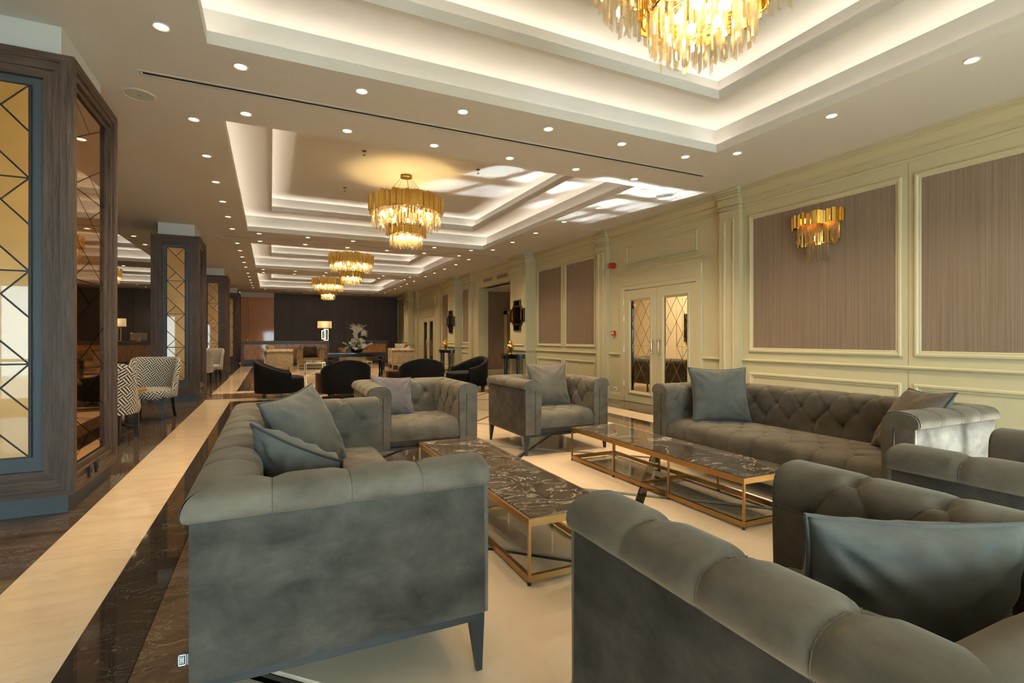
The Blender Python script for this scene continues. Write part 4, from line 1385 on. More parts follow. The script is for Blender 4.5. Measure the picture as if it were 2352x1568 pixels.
def gold_table():
    r = empty('gold_table')
    w, l, h = 0.62, 1.0, 0.43
    MB().frame(lambda p, q, z: (p, q, z), -w / 2, w / 2, -l / 2, l / 2, [(0, h - 0.04), (0, h), (0.025, h), (0.025, h - 0.04)]).obj('top_frame', 'brass', r)
    MB().frame(lambda p, q, z: (p, q, z), -w / 2, w / 2, -l / 2, l / 2, [(0, 0.0), (0, 0.03), (0.025, 0.03), (0.025, 0.0)]).obj('base_frame', 'brass', r)
    MB().box(-w / 2 + 0.026, w / 2 - 0.026, -l / 2 + 0.026, l / 2 - 0.026, h - 0.02, h - 0.004).obj('top', 'table_marble', r)
    for x in (-1, 1):
        for y in (-1, 1):
            X, Y = x * (w / 2 - 0.012), y * (l / 2 - 0.012)
            MB().box(X - 0.011, X + 0.011, Y - 0.011, Y + 0.011, 0.03, h - 0.04).obj('post', 'brass', r)
    return r
gt = gold_table(); gt.location = (1.38, 18.9, 0); tag(gt, 'brass framed coffee table before the olive chair with the dark pillow', 'coffee table', 'brass coffee tables')
g2 = copy_tree(gt); g2.location = (2.95, 18.9, 0); tag(g2, 'brass framed coffee table behind the flower console', 'coffee table')

# ------------------------------------------------------------------ console with flowers
TURN = [(0.05, 0.0), (0.075, 0.02), (0.08, 0.06), (0.055, 0.09), (0.05, 0.12), (0.062, 0.14), (0.05, 0.17), (0.045, 0.2), (0.052, 0.5), (0.048, 0.6), (0.06, 0.63), (0.05, 0.66), (0.06, 0.7)]
ct = empty('console_table', (2.33, 15.75, 0)); tag(ct, 'black lacquered console table with turned legs carrying the flowers', 'console table')
MB().box(-0.86, 0.86, -0.32, 0.32, 0.775, 0.81).obj('top', 'lacquer', ct, bevel=0.006, seg=2)
MB().box(-0.82, 0.82, -0.28, 0.28, 0.69, 0.775).obj('apron', 'lacquer', ct)
for x in (-0.74, 0.74):
    for y in (-0.22, 0.22):
        MB().lathe(TURN, (x, y, 0), 16).obj('leg', 'lacquer', ct, smooth=True)
    MB().box(x - 0.035, x + 0.035, -0.26, 0.26, 0.06, 0.1).obj('stretcher', 'lacquer', ct)
fl = empty('flower_arrangement', (2.33, 15.7, 0.81)); tag(fl, 'tall white rose and plume arrangement in a black bowl on the console', 'flowers')
MB().lathe([(0.07, 0), (0.12, 0.01), (0.17, 0.05), (0.19, 0.11), (0.175, 0.11), (0.15, 0.05)], n=24).obj('bowl', 'lacquer', fl, smooth=True)
rm = MB()
for k, (r, h, n) in enumerate(((0.012, 0.03, 5), (0.024, 0.024, 6), (0.036, 0.012, 7))):
    for i in range(n):
        a = 2 * PI * i / n + k * 0.5
        b = 2 * PI * (i + 0.75) / n + k * 0.5
        p = lambda t, rr, z: (rr * math.cos(t), rr * math.sin(t), z)
        mid = (a + b) / 2
        rm.add([p(a, r * 0.6, -0.02), p(mid, r * 0.9, -0.026), p(b, r * 0.6, -0.02), p(a, r, h * 0.5), p(mid, r * 1.15, h), p(b, r, h * 0.5)], [(0, 1, 4, 3), (1, 2, 5, 4)])
rm.lathe([(0.004, -0.02), (0.02, -0.015), (0.018, 0.012), (0.006, 0.028)], n=8)
rose = rm.mesh('rose', 'rose', smooth=True)
rr = random.Random(4)
def put_rose(x, y, z, s):
    o = inst('rose', rose, fl, (x, y, z), (rr.uniform(-0.9, 0.9), rr.uniform(-0.9, 0.9), rr.uniform(0, 6)), (s, s, s))
for i in range(62):
    a = rr.uniform(0, 2 * PI); e = rr.uniform(0.1, 1.3); R = rr.uniform(0.2, 0.28)
    put_rose(R * 1.15 * math.cos(a) * math.cos(e * 0.9), R * 0.9 * math.sin(a) * math.cos(e * 0.9), 0.1 + R * math.sin(e) * 1.1, rr.uniform(1.1, 1.7))
for i in range(10):
    k = i / 9
    put_rose(-0.06 + rr.uniform(-0.04, 0.05) + 0.02 * k, -0.05 + rr.uniform(-0.05, 0.05), 0.36 + 0.28 * k, rr.uniform(1.0, 1.5))
for k in range(6):
    t = k / 5
    put_rose(0.22 + 0.2 * t, -0.05, 0.2 + 0.08 * t, 0.8)
    put_rose(-0.24 - 0.16 * t, -0.03, 0.22 + 0.08 * t, 0.6)
for i in range(84):
    big = i < 56
    bx, bz = (0.0, 0.55) if big else (0.12, 0.5)
    a = rr.uniform(-0.8, 0.8) if big else rr.uniform(0.0, 1.6)
    L = rr.uniform(0.2, 0.40) if big else rr.uniform(0.12, 0.24)
    dy = rr.uniform(-0.12, 0.12)
    pts = []
    for k in range(5):
        t = k / 4
        pts.append((bx + math.sin(a * (0.5 + 0.6 * t)) * L * t, -0.02 + dy * t, bz + math.cos(a * (0.5 + 0.6 * t)) * L * t))
    MB().tube(pts, [0.008, 0.013, 0.012, 0.008, 0.002], 5).obj('plume', 'plume', fl, smooth=True)
lfm = MB().add([(0, 0, 0), (0.03, 0.05, 0.008), (0, 0.13, 0), (-0.03, 0.05, 0.008), (0, 0.06, -0.006)], [(0, 1, 4), (1, 2, 4), (2, 3, 4), (3, 0, 4)]).mesh('leaf', 'leaf', smooth=True)
for i in range(70):
    a = rr.uniform(0, 2 * PI); z = rr.uniform(0.1, 0.3); R = rr.uniform(0.1, 0.22)
    inst('leaf', lfm, fl, (R * math.cos(a), R * math.sin(a) * 0.8, z), (rr.uniform(-0.4, 0.9), rr.uniform(-0.5, 0.5), a - PI / 2), (1.3, 1.3, 1.3))
MB().tube([(0, 0, 0.05), (0, 0, 0.4), (0, 0, 0.62)], [0.03, 0.02, 0.01], 6).obj('stem', 'leaf', fl, smooth=True)

# half-moon consoles, jars and mirrors on the two piers
def halfmoon():
    r = empty('half_moon_console')
    R = 0.46
    n = 20
    poly = [(-R * math.sin(-PI / 2 + PI * k / n) * 0 - R * math.cos(-PI / 2 + PI * k / n), 1.12 * R * math.sin(-PI / 2 + PI * k / n)) for k in range(n + 1)]
    fn = lambda p, q, z: (p, q, z)
    MB().prism(poly, fn, 0.785, 0.82).obj('top', 'lacquer', r, bevel=0.004, seg=1)
    MB().prism([(p * 0.92, q * 0.92) for p, q in poly], fn, 0.70, 0.785).obj('apron', 'lacquer', r)
    for a in (-1.15, -0.1, 1.15):
        MB().lathe([(p * 0.75, z) for p, z in TURN], (-R * 0.80 * math.cos(a), R * 0.88 * math.sin(a), 0), 14).obj('leg', 'lacquer', r, smooth=True)
    MB().prism([(p * 0.85, q * 0.85) for p, q in poly], fn, 0.05, 0.08).obj('shelf', 'lacquer', r)
    return r
JAR = [(0.055, 0), (0.06, 0.006), (0.05, 0.02), (0.055, 0.06), (0.085, 0.13), (0.108, 0.19), (0.108, 0.215), (0.09, 0.25), (0.055, 0.268), (0.052, 0.285)]
LID = [(0.06, 0.283), (0.064, 0.29), (0.06, 0.31), (0.045, 0.335), (0.018, 0.348), (0.012, 0.355), (0.02, 0.368), (0.014, 0.385), (0.002, 0.395)]
def jar():
    r = empty('ginger_jar')
    MB().lathe(JAR, n=24).obj('body', 'gold', r, smooth=True)
    MB().lathe(LID, n=20).obj('lid', 'gold', r, smooth=True)
    return r
def star_mirror():
    r = empty('wall_mirror')
    fn = lambda p, q, h: (-h, p, q)
    out = [(0.21, 0.415), (0.21, 0.30), (0.31, 0.185), (0.445, 0.185)]
    poly = out + [(a, -b) for a, b in reversed(out)] + [(-a, -b) for a, b in out] + [(-a, b) for a, b in reversed(out)]
    MB().prism(poly, fn, 0.0, 0.03).obj('frame', 'black_wood', r)
    for P in ([(-0.18, 0.39), (0.18, 0.39), (0.17, 0.27), (-0.17, 0.27)], [(-0.18, -0.39), (0.18, -0.39), (0.17, -0.27), (-0.17, -0.27)],
              [(0.42, -0.16), (0.42, 0.16), (0.3, 0.14), (0.3, -0.14)], [(-0.42, -0.16), (-0.42, 0.16), (-0.3, 0.14), (-0.3, -0.14)],
              [(0.185, 0.26), (0.285, 0.15), (0.22, 0.1), (0.14, 0.2)], [(-0.185, 0.26), (-0.285, 0.15), (-0.22, 0.1), (-0.14, 0.2)],
              [(0.185, -0.26), (0.285, -0.15), (0.22, -0.1), (0.14, -0.2)], [(-0.185, -0.26), (-0.285, -0.15), (-0.22, -0.1), (-0.14, -0.2)],
              [(-0.13, 0.22), (0.13, 0.22), (0.24, 0.09), (0.24, -0.09), (0.13, -0.22), (-0.13, -0.22), (-0.24, -0.09), (-0.24, 0.09)]):
        MB().prism(P, fn, 0.03, 0.04).obj('bevelled_glass', 'dark_mirror', r)
    return r
hm0, j0, sm0 = halfmoon(), jar(), star_mirror()
for i, (y, d) in enumerate(((12.46, 0.30), (18.22, 0.27))):
    wh = ('nearer', 'farther')[i]
    a = hm0 if i == 0 else copy_tree(hm0)
    a.location = (W - d - 0.025, y, 0); tag(a, 'black half-moon console table against the %s pier' % wh, 'console table', 'half-moon consoles')
    b = j0 if i == 0 else copy_tree(j0)
    b.location = (W - d - 0.23, y - 0.02, 0.82); tag(b, 'polished gold ginger jar on the %s half-moon console' % wh, 'jar', 'gold jars')
    c = sm0 if i == 0 else copy_tree(sm0)
    c.location = (W - d - 0.001, y, 1.865); tag(c, 'dark star-shaped mirror on the %s pier' % wh, 'mirror', 'star mirrors')

# ------------------------------------------------------------------ reception desks
def desk(x0, x1, y, label):
    r = tag(empty('reception_desk', (x0, y, 0)), label, 'desk', 'reception desks')
    w = x1 - x0
    MB().box(-0.05, w + 0.05, -0.06, 0.75, 1.06, 1.10).obj('counter_top', 'desk_top', r, bevel=0.004, seg=1)
    MB().box(0, w, 0.02, 0.7, 0.1, 1.06).obj('body', 'desk_top', r)
    MB().box(0.03, w - 0.03, 0.05, 0.67, 0, 0.1).obj('plinth', 'black_wood', r)
    MB().frame(lambda p, q, h: (p, -h, q), 0, w, 0.18, 1.06, [(0, -0.02), (0, 0.02), (0.09, 0.02), (0.09, -0.02)]).obj('front_frame', 'desk_top', r)
    n = max(1, round((w - 0.2) / 0.58))
    mw = (w - 0.2) / n
    for k in range(n):
        for P in facet_module(mw, 0.68, turn=True, flip=(k % 2 == 1) if label.startswith('short') else False):
            Q = inset_poly([(0.1 + mw * k + p, 0.28 + q) for p, q in P], 0.006)
            MB().prism(Q, lambda p, q, h: (p, -h, q), -0.02, -0.008).obj('veneer_pane', 'desk_panel', r)
    return r
desk(-1.18, 2.52, 25.5, 'long reception desk with orange facet front below the table lamp')
desk(3.6, 5.45, 26.4, 'short reception desk behind the flowers')
desk(-6.6, -2.2, 25.5, 'reception desk with a monitor seen between the first two columns')
def lamp(x, y, lab, z=1.10):
    r = tag(empty('table_lamp', (x, y, z)), lab, 'lamp', 'table lamps')
    MB().box(-0.17, 0.17, -0.06, 0.06, 0, 0.025).obj('base', 'lacquer', r)
    fn = lambda p, q, h: (p, h, q)
    MB().frame(fn, -0.14, 0.06, 0.09, 0.52, [(0, -0.025), (0, 0.025), (0.035, 0.025), (0.035, -0.025)]).obj('link', 'brass', r)
    MB().frame(fn, -0.04, 0.17, 0.025, 0.58, [(0, -0.02), (0, 0.02), (0.035, 0.02), (0.035, -0.02)]).obj('link', 'brass', r)
    n = 40
    def loop(s, z_):
        out = []
        for k in range(n):
            a = 2 * PI * k / n
            e = 0.45
            c, sn = math.cos(a), math.sin(a)
            out.append((0.32 * s * math.copysign(abs(c) ** e, c), 0.16 * s * math.copysign(abs(sn) ** e, sn), z_))
        return out
    v = loop(1, 0.62) + loop(0.98, 0.95)
    inst('lamp_shade', mesh_from('lamp_shade', v, [(k, (k + 1) % n, n + (k + 1) % n, n + k) for k in range(n)], 'shade', smooth=True), r)
    MB().tube([(0.03, 0, 0.57), (0.03, 0, 0.72)], 0.008, 6).obj('lamp_stem', 'brass', r)
    MB().lathe([(0.005, 0.72), (0.03, 0.74), (0.035, 0.78), (0.01, 0.82)], (0.03, 0, 0), 12).obj('bulb', 'downlight', r, smooth=True)
    l = bpy.data.lights.new('lamp_light', 'POINT'); l.energy = 5; l.color = (1, 0.74, 0.42); l.shadow_soft_size = 0.06
    lo = bpy.data.objects.new('lamp_light', l); link(lo, r); lo.location = (0.0, 0, 0.8)
    return r
lamp(2.33, 25.78, 'lit table lamp with cream drum shade and interlocked gold base')
lamp(-5.72, 25.78, 'lit table lamp beside the monitor between the first two columns')
mo = tag(empty('computer_monitor', (-4.98, 25.85, 1.10)), 'silver monitor seen from behind on the reception desk', 'monitor')
MB().box(-0.30, 0.30, -0.012, 0.012, 0.05, 0.36).obj('screen_back', 'chrome', mo, bevel=0.006, seg=1)
MB().box(-0.06, 0.06, -0.03, -0.01, 0.0, 0.2).obj('stand', 'chrome', mo)
MB().box(-0.1, 0.1, -0.1, 0.08, 0.0, 0.008).obj('stand_foot', 'chrome', mo)
be = tag(empty('desk_bell', (-0.94, 25.62, 1.10)), 'small brass service bell on the reception desk', 'bell')
MB().lathe([(0.06, 0), (0.062, 0.012), (0.055, 0.02)], n=18).obj('base', 'leg_metal', be, smooth=True)
MB().lathe([(0.055, 0.02), (0.05, 0.05), (0.03, 0.075), (0.008, 0.085), (0.008, 0.11), (0.001, 0.115)], n=18).obj('dome', 'brass', be, smooth=True)

# ------------------------------------------------------------------ recessed downlights
_spot = bpy.data.lights.new('downlight_beam', 'SPOT')
_spot.energy = P_DOWN; _spot.color = (1.0, 0.78, 0.50); _spot.spot_size = math.radians(112); _spot.spot_blend = 0.8; _spot.shadow_soft_size = 0.04
dl_ring = MB().lathe([(0.058, 0.0), (0.06, -0.004), (0.054, -0.008), (0.046, -0.004), (0.044, 0.0)], n=24, cap=False).mesh('trim_ring', 'white', smooth=True)
dl_lens = MB().lathe([(0.001, -0.0015), (0.044, -0.0015), (0.0445, -0.0005)], n=24).mesh('lens', 'downlight')
def downlight(x, y, label, z=H, beam=True):
    r = tag(empty('downlight', (x, y, z)), label, 'downlight', 'recessed downlights')
    inst('trim_ring', dl_ring, r); inst('lens', dl_lens, r)
    if beam:
        b = bpy.data.objects.new('beam', _spot); link(b, r); b.location = (0, 0, -0.02)
NUM = ['first', 'second', 'third', 'fourth', 'fifth', 'sixth']
CN = ['nearest', 'second', 'third', 'farthest']
cols = [[4.40, 3.25, 2.11, 0.97], [6.12 + 1.16 * k for k in range(6)], [13.67 + 1.125 * k for k in range(5)], [19.84 + 1.13 * k for k in range(6)]]
cols[0].reverse()
for c, ysl in enumerate(cols):
    for k, y in enumerate(ysl):
        if y < 0.5: continue
        if not (c == 0 and k < 3):
            downlight(-0.715, y, '%s downlight from the viewer left of the %s main coffer' % (NUM[k], CN[c]))
        if not (c == 0 and k < 1):
            downlight(5.13, y, '%s downlight from the viewer right of the %s main coffer' % (NUM[k], CN[c]))
for ri, (y, nm) in enumerate(((4.765, 'nearest strip between coffers, near row'), (5.745, 'nearest strip between coffers, far row'), (12.22, 'second strip between coffers, near row'), (13.16, 'second strip between coffers, far row'),
                              (18.55, 'third strip between coffers, near row'), (19.42, 'third strip between coffers, far row'), (26.0, 'strip before the back wall'))):
    for k in range(6):
        downlight(-0.225 + 0.975 * k, y, '%s downlight from the left in the %s' % (NUM[k], nm))
for k, (x, y) in enumerate(((-2.73, 13.69), (-2.73, 14.82), (-2.73, 15.95), (-4.14, 19.45), (-5.05, 25.96), (-4.97, 27.15))):
    downlight(x, y, 'side aisle downlight seen between columns, %s in depth' % NUM[k])
downlight(7.3, 14.4, 'single downlight in the corridor ceiling beyond the opening', 2.95)
for x in (-2.9, -4.6, -6.4, -8.2):
    for y in (2.0, 5.2, 8.8):
        if x < -3:
            b = bpy.data.objects.new('aisle_beam', _spot); link(b); b.location = (x, y, H - 0.02)

# slot diffusers, speakers, sprinklers, cassettes
for i, y in enumerate((5.23, 12.79, 19.05)):
    s = tag(empty('slot_diffuser', (2.22, y, H)), 'long linear slot air diffuser in the %s ceiling strip' % ('nearest', 'second', 'third')[i], 'air vent', 'linear slot diffusers')
    MB().frame(lambda p, q, z: (p, q, -z), -3.23, 3.23, -0.045, 0.045, [(0, -0.001), (0, 0.006), (0.02, 0.006), (0.03, 0.001), (0.03, -0.001)]).obj('slot_frame', 'grille', s)
    MB().box(-3.2, 3.2, -0.016, 0.016, -0.003, 0.001).obj('slot_gap', 'slot', s)
for i, (x, y) in enumerate(((-1.1, 5.72), (-1.1, 13.05), (5.62, 6.2), (5.62, 12.9), (-1.1, 19.4), (5.6, 19.2))):
    s = tag(empty('ceiling_speaker', (x, y, H)), ('round white ceiling speaker beside the nearest column', 'round white ceiling speaker before the second column', 'round white ceiling speaker in the light patch by the wall',
              'round white ceiling speaker near the pier with the mirror', 'distant round ceiling speaker by the columns', 'distant round ceiling speaker by the wall')[i], 'speaker', 'ceiling speakers')
    MB().lathe([(0.135, 0.0), (0.135, -0.006), (0.12, -0.01), (0.115, -0.006)], n=36, cap=False).obj('speaker_rim', 'white', s, smooth=True)
    MB().lathe([(0.001, -0.007), (0.116, -0.006), (0.116, 0)], n=36).obj('speaker_grille', 'grille', s)
    MB().box(-0.012, 0.012, -0.004, 0.004, -0.0085, -0.006).obj('speaker_badge', 'black', s)
for i, (x, y) in enumerate(((1.32, 8.15), (3.25, 8.2), (1.3, 10.3), (3.2, 10.3))):
    s = tag(empty('sprinkler_head', (x, y, 4.17)), 'sprinkler head on the second coffer ceiling, %s side, %s of the chandelier' % ('left' if x < 2 else 'right', 'in front' if y < 9 else 'behind'), 'sprinkler', 'sprinkler heads')
    MB().lathe([(0.035, 0), (0.035, -0.006), (0.02, -0.012)], n=16).obj('escutcheon', 'leg_metal', s, smooth=True)
    MB().lathe([(0.01, -0.012), (0.008, -0.06), (0.005, -0.065)], n=10).obj('nozzle', 'brass', s)
    MB().lathe([(0.022, -0.066), (0.022, -0.07)], n=12).obj('deflector', 'leg_metal', s)
for i, x in enumerate((0.95, 4.2)):
    s = tag(empty('ceiling_cassette', (x, 26.9, H)), '%s square air-conditioning cassette before the dark back wall' % ('left', 'right')[i], 'air conditioner', 'ceiling cassettes')
    MB().frustum((-0.44, 0.44, -0.44, 0.44), -0.03, (-0.48, 0.48, -0.48, 0.48), 0.0).obj('cassette_panel', 'grille', s)
    for a in range(4):
        g = MB().box(-0.3, 0.3, 0.36, 0.40, -0.034, -0.028).obj('cassette_slot', 'slot', s); g.rotation_euler = (0, 0, a * PI / 2)
rg = tag(empty('ceiling_grille', (6.02, 8.9, H)), 'small white return air grille by the crown moulding', 'air vent')
MB().box(-0.14, 0.14, -0.14, 0.14, -0.008, 0).obj('grille_plate', 'white', rg, bevel=0.003, seg=1)
for k in range(5):
    MB().box(-0.11, 0.11, -0.10 + k * 0.048, -0.085 + k * 0.048, -0.011, -0.008).obj('grille_louvre', 'grille', rg)

# ------------------------------------------------------------------ chandeliers
def crystal_mesh(L, w=0.017):
    m = MB()
    a = [(w * 0.58 * math.cos(t), w * 0.58 * math.sin(t)) for t in (PI / 2, PI / 2 + 2.094, PI / 2 + 4.188)]
    v = [(x, y, 0) for x, y in a] + [(a[0][0], a[0][1], -L), (a[1][0], a[1][1], -L + 0.022), (a[2][0], a[2][1], -L + 0.022)]
    return m.add(v, [(0, 1, 2), (5, 4, 3), (0, 3, 4, 1), (1, 4, 5, 2), (2, 5, 3, 0)])
def slat_mesh(hh, w):
    return MB().box(-w / 2, w / 2, -0.005, 0.005, -hh, 0)
TIERS_GOLD = [(0.635, 74, 3.75, 0.27, 0.056), (0.325, 40, 3.25, 0.17, 0.05)]
TIERS_CRYS = [(0.575, 88, 3.50, 0.27, 0.026), (0.46, 66, 3.46, 0.24, 0.024), (0.355, 48, 3.42, 0.22, 0.024), (0.262, 54, 3.10, 0.21, 0.024), (0.19, 38, 3.06, 0.19, 0.022), (0.11, 20, 3.04, 0.18, 0.022)]
def merged(mb, src, M):
    mb.add([tuple(M @ Vector(p)) for p in src.v], src.f)
def chandelier(x, y, label, singles=False):
    r = tag(empty('chandelier', (x, y, 0)), label, 'chandelier', 'tiered crystal chandeliers')
    rnd = random.Random(int(y * 10))
    for tier, kind, mat in ((TIERS_GOLD, 'slat', 'gold'), (TIERS_CRYS, 'crystal', 'crystal')):
        for R, n, z, hh, w in tier:
            src = slat_mesh(hh, w) if kind == 'slat' else crystal_mesh(hh, w)
            me = src.mesh(kind, mat) if singles else None
            if not singles and kind == 'crystal' and n > 60:
                n = int(n * 0.8)
            mb = MB()
            for k in range(n):
                a = 2 * PI * k / n
                zz = z + (rnd.uniform(-0.022, 0.022) if kind == 'slat' else (-0.035 if k % 5 == 0 else 0) + rnd.uniform(-0.01, 0.01))
                RR = R + (0.018 if k % 2 else 0)
                M = Matrix.Translation((RR * math.cos(a), RR * math.sin(a), zz)) @ Matrix.Rotation(a - PI / 2 + (rnd.uniform(-0.42, 0.42) if kind == 'slat' else rnd.uniform(0, 6)), 4, 'Z')
                if singles:
                    o = inst('gold_slat' if kind == 'slat' else 'crystal_drop', me, r); o.matrix_local = M
                else:
                    merged(mb, src, M)
            if not singles:
                o = mb.obj('gold_slats' if kind == 'slat' else 'crystal_drops', mat, r)
                o['kind'] = 'stuff'
    m = MB()
    for R, z in ((0.60, 3.60), (0.59, 3.49), (0.47, 3.465), (0.365, 3.425), (0.30, 3.18), (0.275, 3.095), (0.20, 3.06)):
        m.tube([(R * math.cos(2 * PI * k / 40), R * math.sin(2 * PI * k / 40), z) for k in range(40)], 0.006, 5, closed=True)
    for k in range(6):
        a = k * PI / 3
        m.tube([(0.6 * math.cos(a), 0.6 * math.sin(a), 3.60), (-0.0, 0, 3.62)], 0.006, 5)
        m.tube([(0.36 * math.cos(a), 0.36 * math.sin(a), 3.425), (0.30 * math.cos(a), 0.30 * math.sin(a), 3.18), (0.2 * math.cos(a), 0.2 * math.sin(a), 3.06)], 0.005, 5)
        m.tube([(0.36 * math.cos(a), 0.36 * math.sin(a), 3.425), (0.36 * math.cos(a), 0.36 * math.sin(a), 3.61)], 0.005, 5)
    m.obj('frame', 'gold', r, smooth=True)
    MB().lathe([(0.10, 4.12), (0.105, 4.125), (0.105, 4.168)], n=28).obj('ceiling_rose', 'gold', r, smooth=True)
    w_ = MB()
    for k in range(4):
        a = k * PI / 2 + 0.5
        w_.tube([(0.09 * math.cos(a), 0.09 * math.sin(a), 4.13), (0.56 * math.cos(a), 0.56 * math.sin(a), 3.61)], 0.0022, 4)
    w_.obj('suspension_wire', 'leg_metal', r)
    MB().tube([(0.01, 0, 4.13), (0.03, 0, 4.0), (0.035, 0, 3.9), (-0.03, 0, 3.8), (-0.05, 0, 3.64)], 0.005, 6).obj('power_cord', 'bronze', r, smooth=True)
    bm = MB().lathe([(0.003, -0.03), (0.02, -0.02), (0.026, 0.0), (0.02, 0.022), (0.006, 0.04)], n=12).mesh('bulb', 'bulb', smooth=True)
    for k in range(10):
        a = 2 * PI * k / 10
        inst('bulb', bm, r, (0.41 * math.cos(a), 0.41 * math.sin(a), 3.45))
    for k in range(5):
        a = 2 * PI * k / 5
        inst('bulb', bm, r, (0.12 * math.cos(a), 0.12 * math.sin(a), 3.06))
    return r
chandelier(2.19, 2.12, 'large gold and crystal chandelier cut off by the top of the picture', True)
chandelier(2.20, 9.05, 'gold and crystal chandelier in the middle of the second coffer')
chandelier(2.20, 15.95, 'gold and crystal chandelier in the third coffer')
chandelier(2.20, 22.75, 'smallest, farthest gold and crystal chandelier of the main row')
chandelier(-5.55, 22.75, 'chandelier of the side aisle glimpsed between the first two columns')

# ------------------------------------------------------------------ wall sconce
sn_ = tag(empty('wall_sconce', (W - 0.004, 4.215, 0)), 'gold and crystal wall sconce on the mauve wallpaper panel', 'sconce')
rnd = random.Random(5)
def half_tier(R, depth, n, z, hh, w, kind, mat, jit):
    src = slat_mesh(hh, w) if kind == 'gold_slat' else crystal_mesh(hh, w)
    me = src.mesh(kind, mat)
    for k in range(n):
        a = -PI / 2 + PI * k / (n - 1)
        o = inst(kind, me, sn_)
        o.matrix_local = Matrix.Translation((-depth * math.cos(a) - 0.02 - (0.012 if k % 2 else 0), R * math.sin(a), z + rnd.uniform(-jit, jit))) @ Matrix.Rotation(math.atan2(R * math.sin(a), -depth * math.cos(a)) - PI / 2 + rnd.uniform(-0.2, 0.2), 4, 'Z')
half_tier(0.325, 0.17, 27, 2.855, 0.165, 0.036, 'gold_slat', 'gold', 0.015)
half_tier(0.27, 0.13, 20, 2.71, 0.25, 0.022, 'crystal_drop', 'crystal', 0.02)
half_tier(0.245, 0.12, 20, 2.60, 0.155, 0.034, 'gold_slat', 'gold', 0.02)
half_tier(0.13, 0.08, 12, 2.46, 0.24, 0.022, 'crystal_drop', 'crystal', 0.03)
MB().box(-0.02, 0.0, -0.28, 0.28, 2.5, 2.84).obj('back_plate', 'gold', sn_)
MT['dim_bulb'] = emit('dim bulb', (1.0, 0.62, 0.24), 14.0)
bm = MB().lathe([(0.003, -0.03), (0.02, -0.02), (0.024, 0.0), (0.018, 0.02), (0.006, 0.035)], n=12).mesh('bulb', MT['dim_bulb'], smooth=True)
for yy_, zz_ in ((-0.14, 2.78), (0.02, 2.53), (0.14, 2.78)):
    inst('bulb', bm, sn_, (-0.06, yy_, zz_))

# ------------------------------------------------------------------ small wall fittings by the near door
fa = tag(empty('fire_sounder', (W, 8.54, 2.735)), 'red fire alarm sounder high on the wall beside the double door', 'alarm')
def xl(prof, n=24):
    m = MB().lathe(prof, n=n); m.v = [(-z, x, y) for x, y, z in m.v]; return m
xl([(0.06, 0), (0.06, 0.04), (0.05, 0.05)]).obj('mount', 'red', fa, smooth=True)
xl([(0.042, 0.05), (0.042, 0.07), (0.058, 0.075), (0.058, 0.11), (0.045, 0.115)]).obj('horn', 'red', fa, smooth=True)
cp = tag(empty('call_point', (W, 8.54, 1.35)), 'red square fire call point beside the double door', 'alarm')
MB().box(-0.045, 0, -0.048, 0.048, -0.048, 0.048).obj('housing', 'red', cp, bevel=0.006)
MB().box(-0.048, -0.044, -0.026, 0.026, -0.024, 0.026).obj('press_plate', 'white', cp)
MB().box(-0.0495, -0.0478, -0.006, 0.006, -0.006, 0.006).obj('press_dot', 'black', cp)
sk = tag(empty('wall_socket', (W, 8.5, 0.2)), 'white wall socket low beside the double door', 'socket')
MB().box(-0.012, 0, -0.042, 0.042, -0.042, 0.042).obj('plate', 'white', sk, bevel=0.004, seg=1)
xl([(0.02, 0.012), (0.018, 0.013)]).obj('socket_well', 'black', sk)
ex = tag(empty('exit_sign', (7.55, 15.3, 2.72)), 'small green and white running-man exit sign hanging in the corridor', 'sign')
MB().box(-0.15, 0.15, -0.01, 0.01, 0, 0.16).obj('sign_plate', 'green_sign', ex)
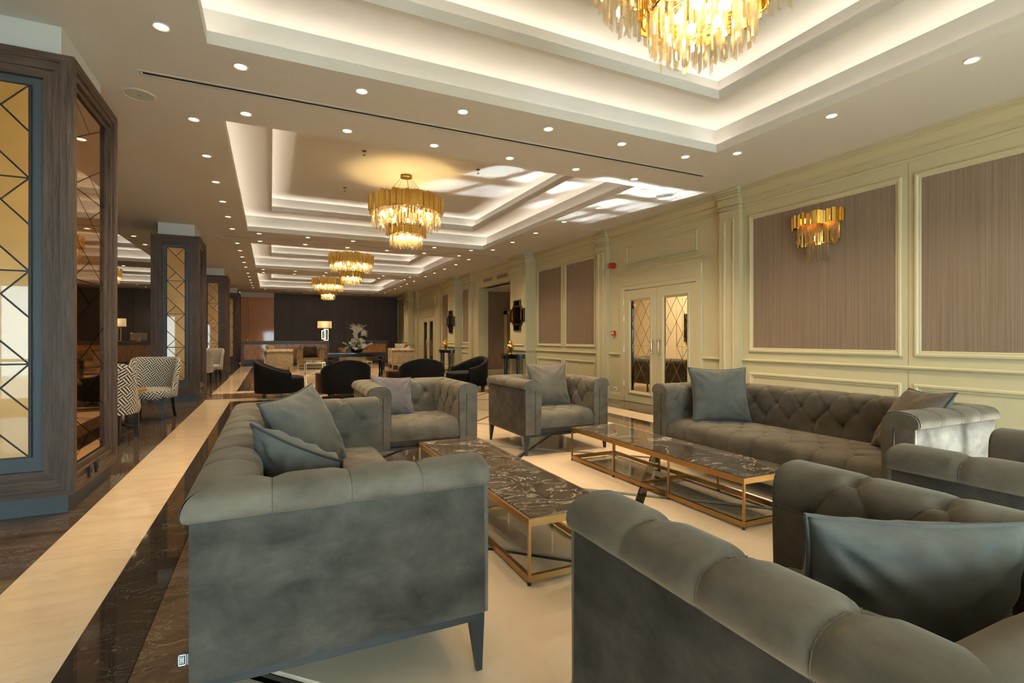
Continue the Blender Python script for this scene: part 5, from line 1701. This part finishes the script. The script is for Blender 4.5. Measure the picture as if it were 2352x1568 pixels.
MB().box(-0.02, 0.02, -0.013, -0.009, 0.04, 0.1).box(-0.1, -0.045, -0.013, -0.009, 0.05, 0.085).box(0.05, 0.1, -0.013, -0.009, 0.03, 0.13).obj('pictogram', 'white', ex)
MB().tube([(-0.1, 0, 0.16), (-0.1, 0, 0.23)], 0.005, 6).tube([(0.1, 0, 0.16), (0.1, 0, 0.23)], 0.005, 6).obj('hanger', 'chrome', ex)

# ------------------------------------------------------------------ room glimpsed through the glass door
br = empty('wall_room_behind'); tag(br, 'beige room behind the glass double door', kind='structure')
beige = plain('beige wall paint', (0.62, 0.50, 0.33), 0.8)
MB().box(9.4, 9.5, 5.0, 12.4, 0, 3.0).obj('room_wall', beige, br)
MB().box(W + 0.2, 9.5, 12.4, 12.5, 0, 3.0).obj('room_wall', beige, br)
MB().box(W + 0.2, 9.5, 4.9, 5.0, 0, 3.0).obj('room_wall', beige, br)
MB().box(W + 0.2, 9.5, 4.9, 12.5, 3.0, 3.1).obj('room_ceiling', 'plaster', br)
MB().box(W, W + 0.2, 6.2, 6.29, 0, 2.2).box(W, W + 0.2, 8.17, 8.26, 0, 2.2).obj('door_reveal', 'cream', br)
slab('room_slab', W + 0.02, 9.4, 5.0, 12.4, 'field_marble')
for y in (9.75, 9.95):
    MB().box(9.385, 9.4, y - 0.02, y + 0.02, 0.1, 3.0).obj('wall_strip', beige, br)
rl = bpy.data.lights.new('room_light', 'AREA'); rl.size = 1.2; rl.energy = 110; rl.color = (1.0, 0.80, 0.52)
rlo = bpy.data.objects.new('room_light', rl); link(rlo); rlo.location = (8.0, 9.4, 2.95)
tv = tag(empty('television', (9.36, 9.0, 1.15)), 'black wall television glimpsed through the right door pane', 'television')
MB().box(-0.03, 0.03, -0.62, 0.62, 0, 0.7).obj('tv_case', 'black', tv, bevel=0.006, seg=1)
MB().box(-0.034, -0.029, -0.6, 0.6, 0.03, 0.67).obj('tv_screen', 'lacquer', tv)
o = copy_tree(sofa); o.location = (8.25, 9.1, 0); o.rotation_euler = (0, 0, PI / 2 + PI)
o.rotation_euler = (0, 0, PI / 2)
tag(o, 'grey tufted sofa glimpsed from behind through the glass double door', 'sofa')
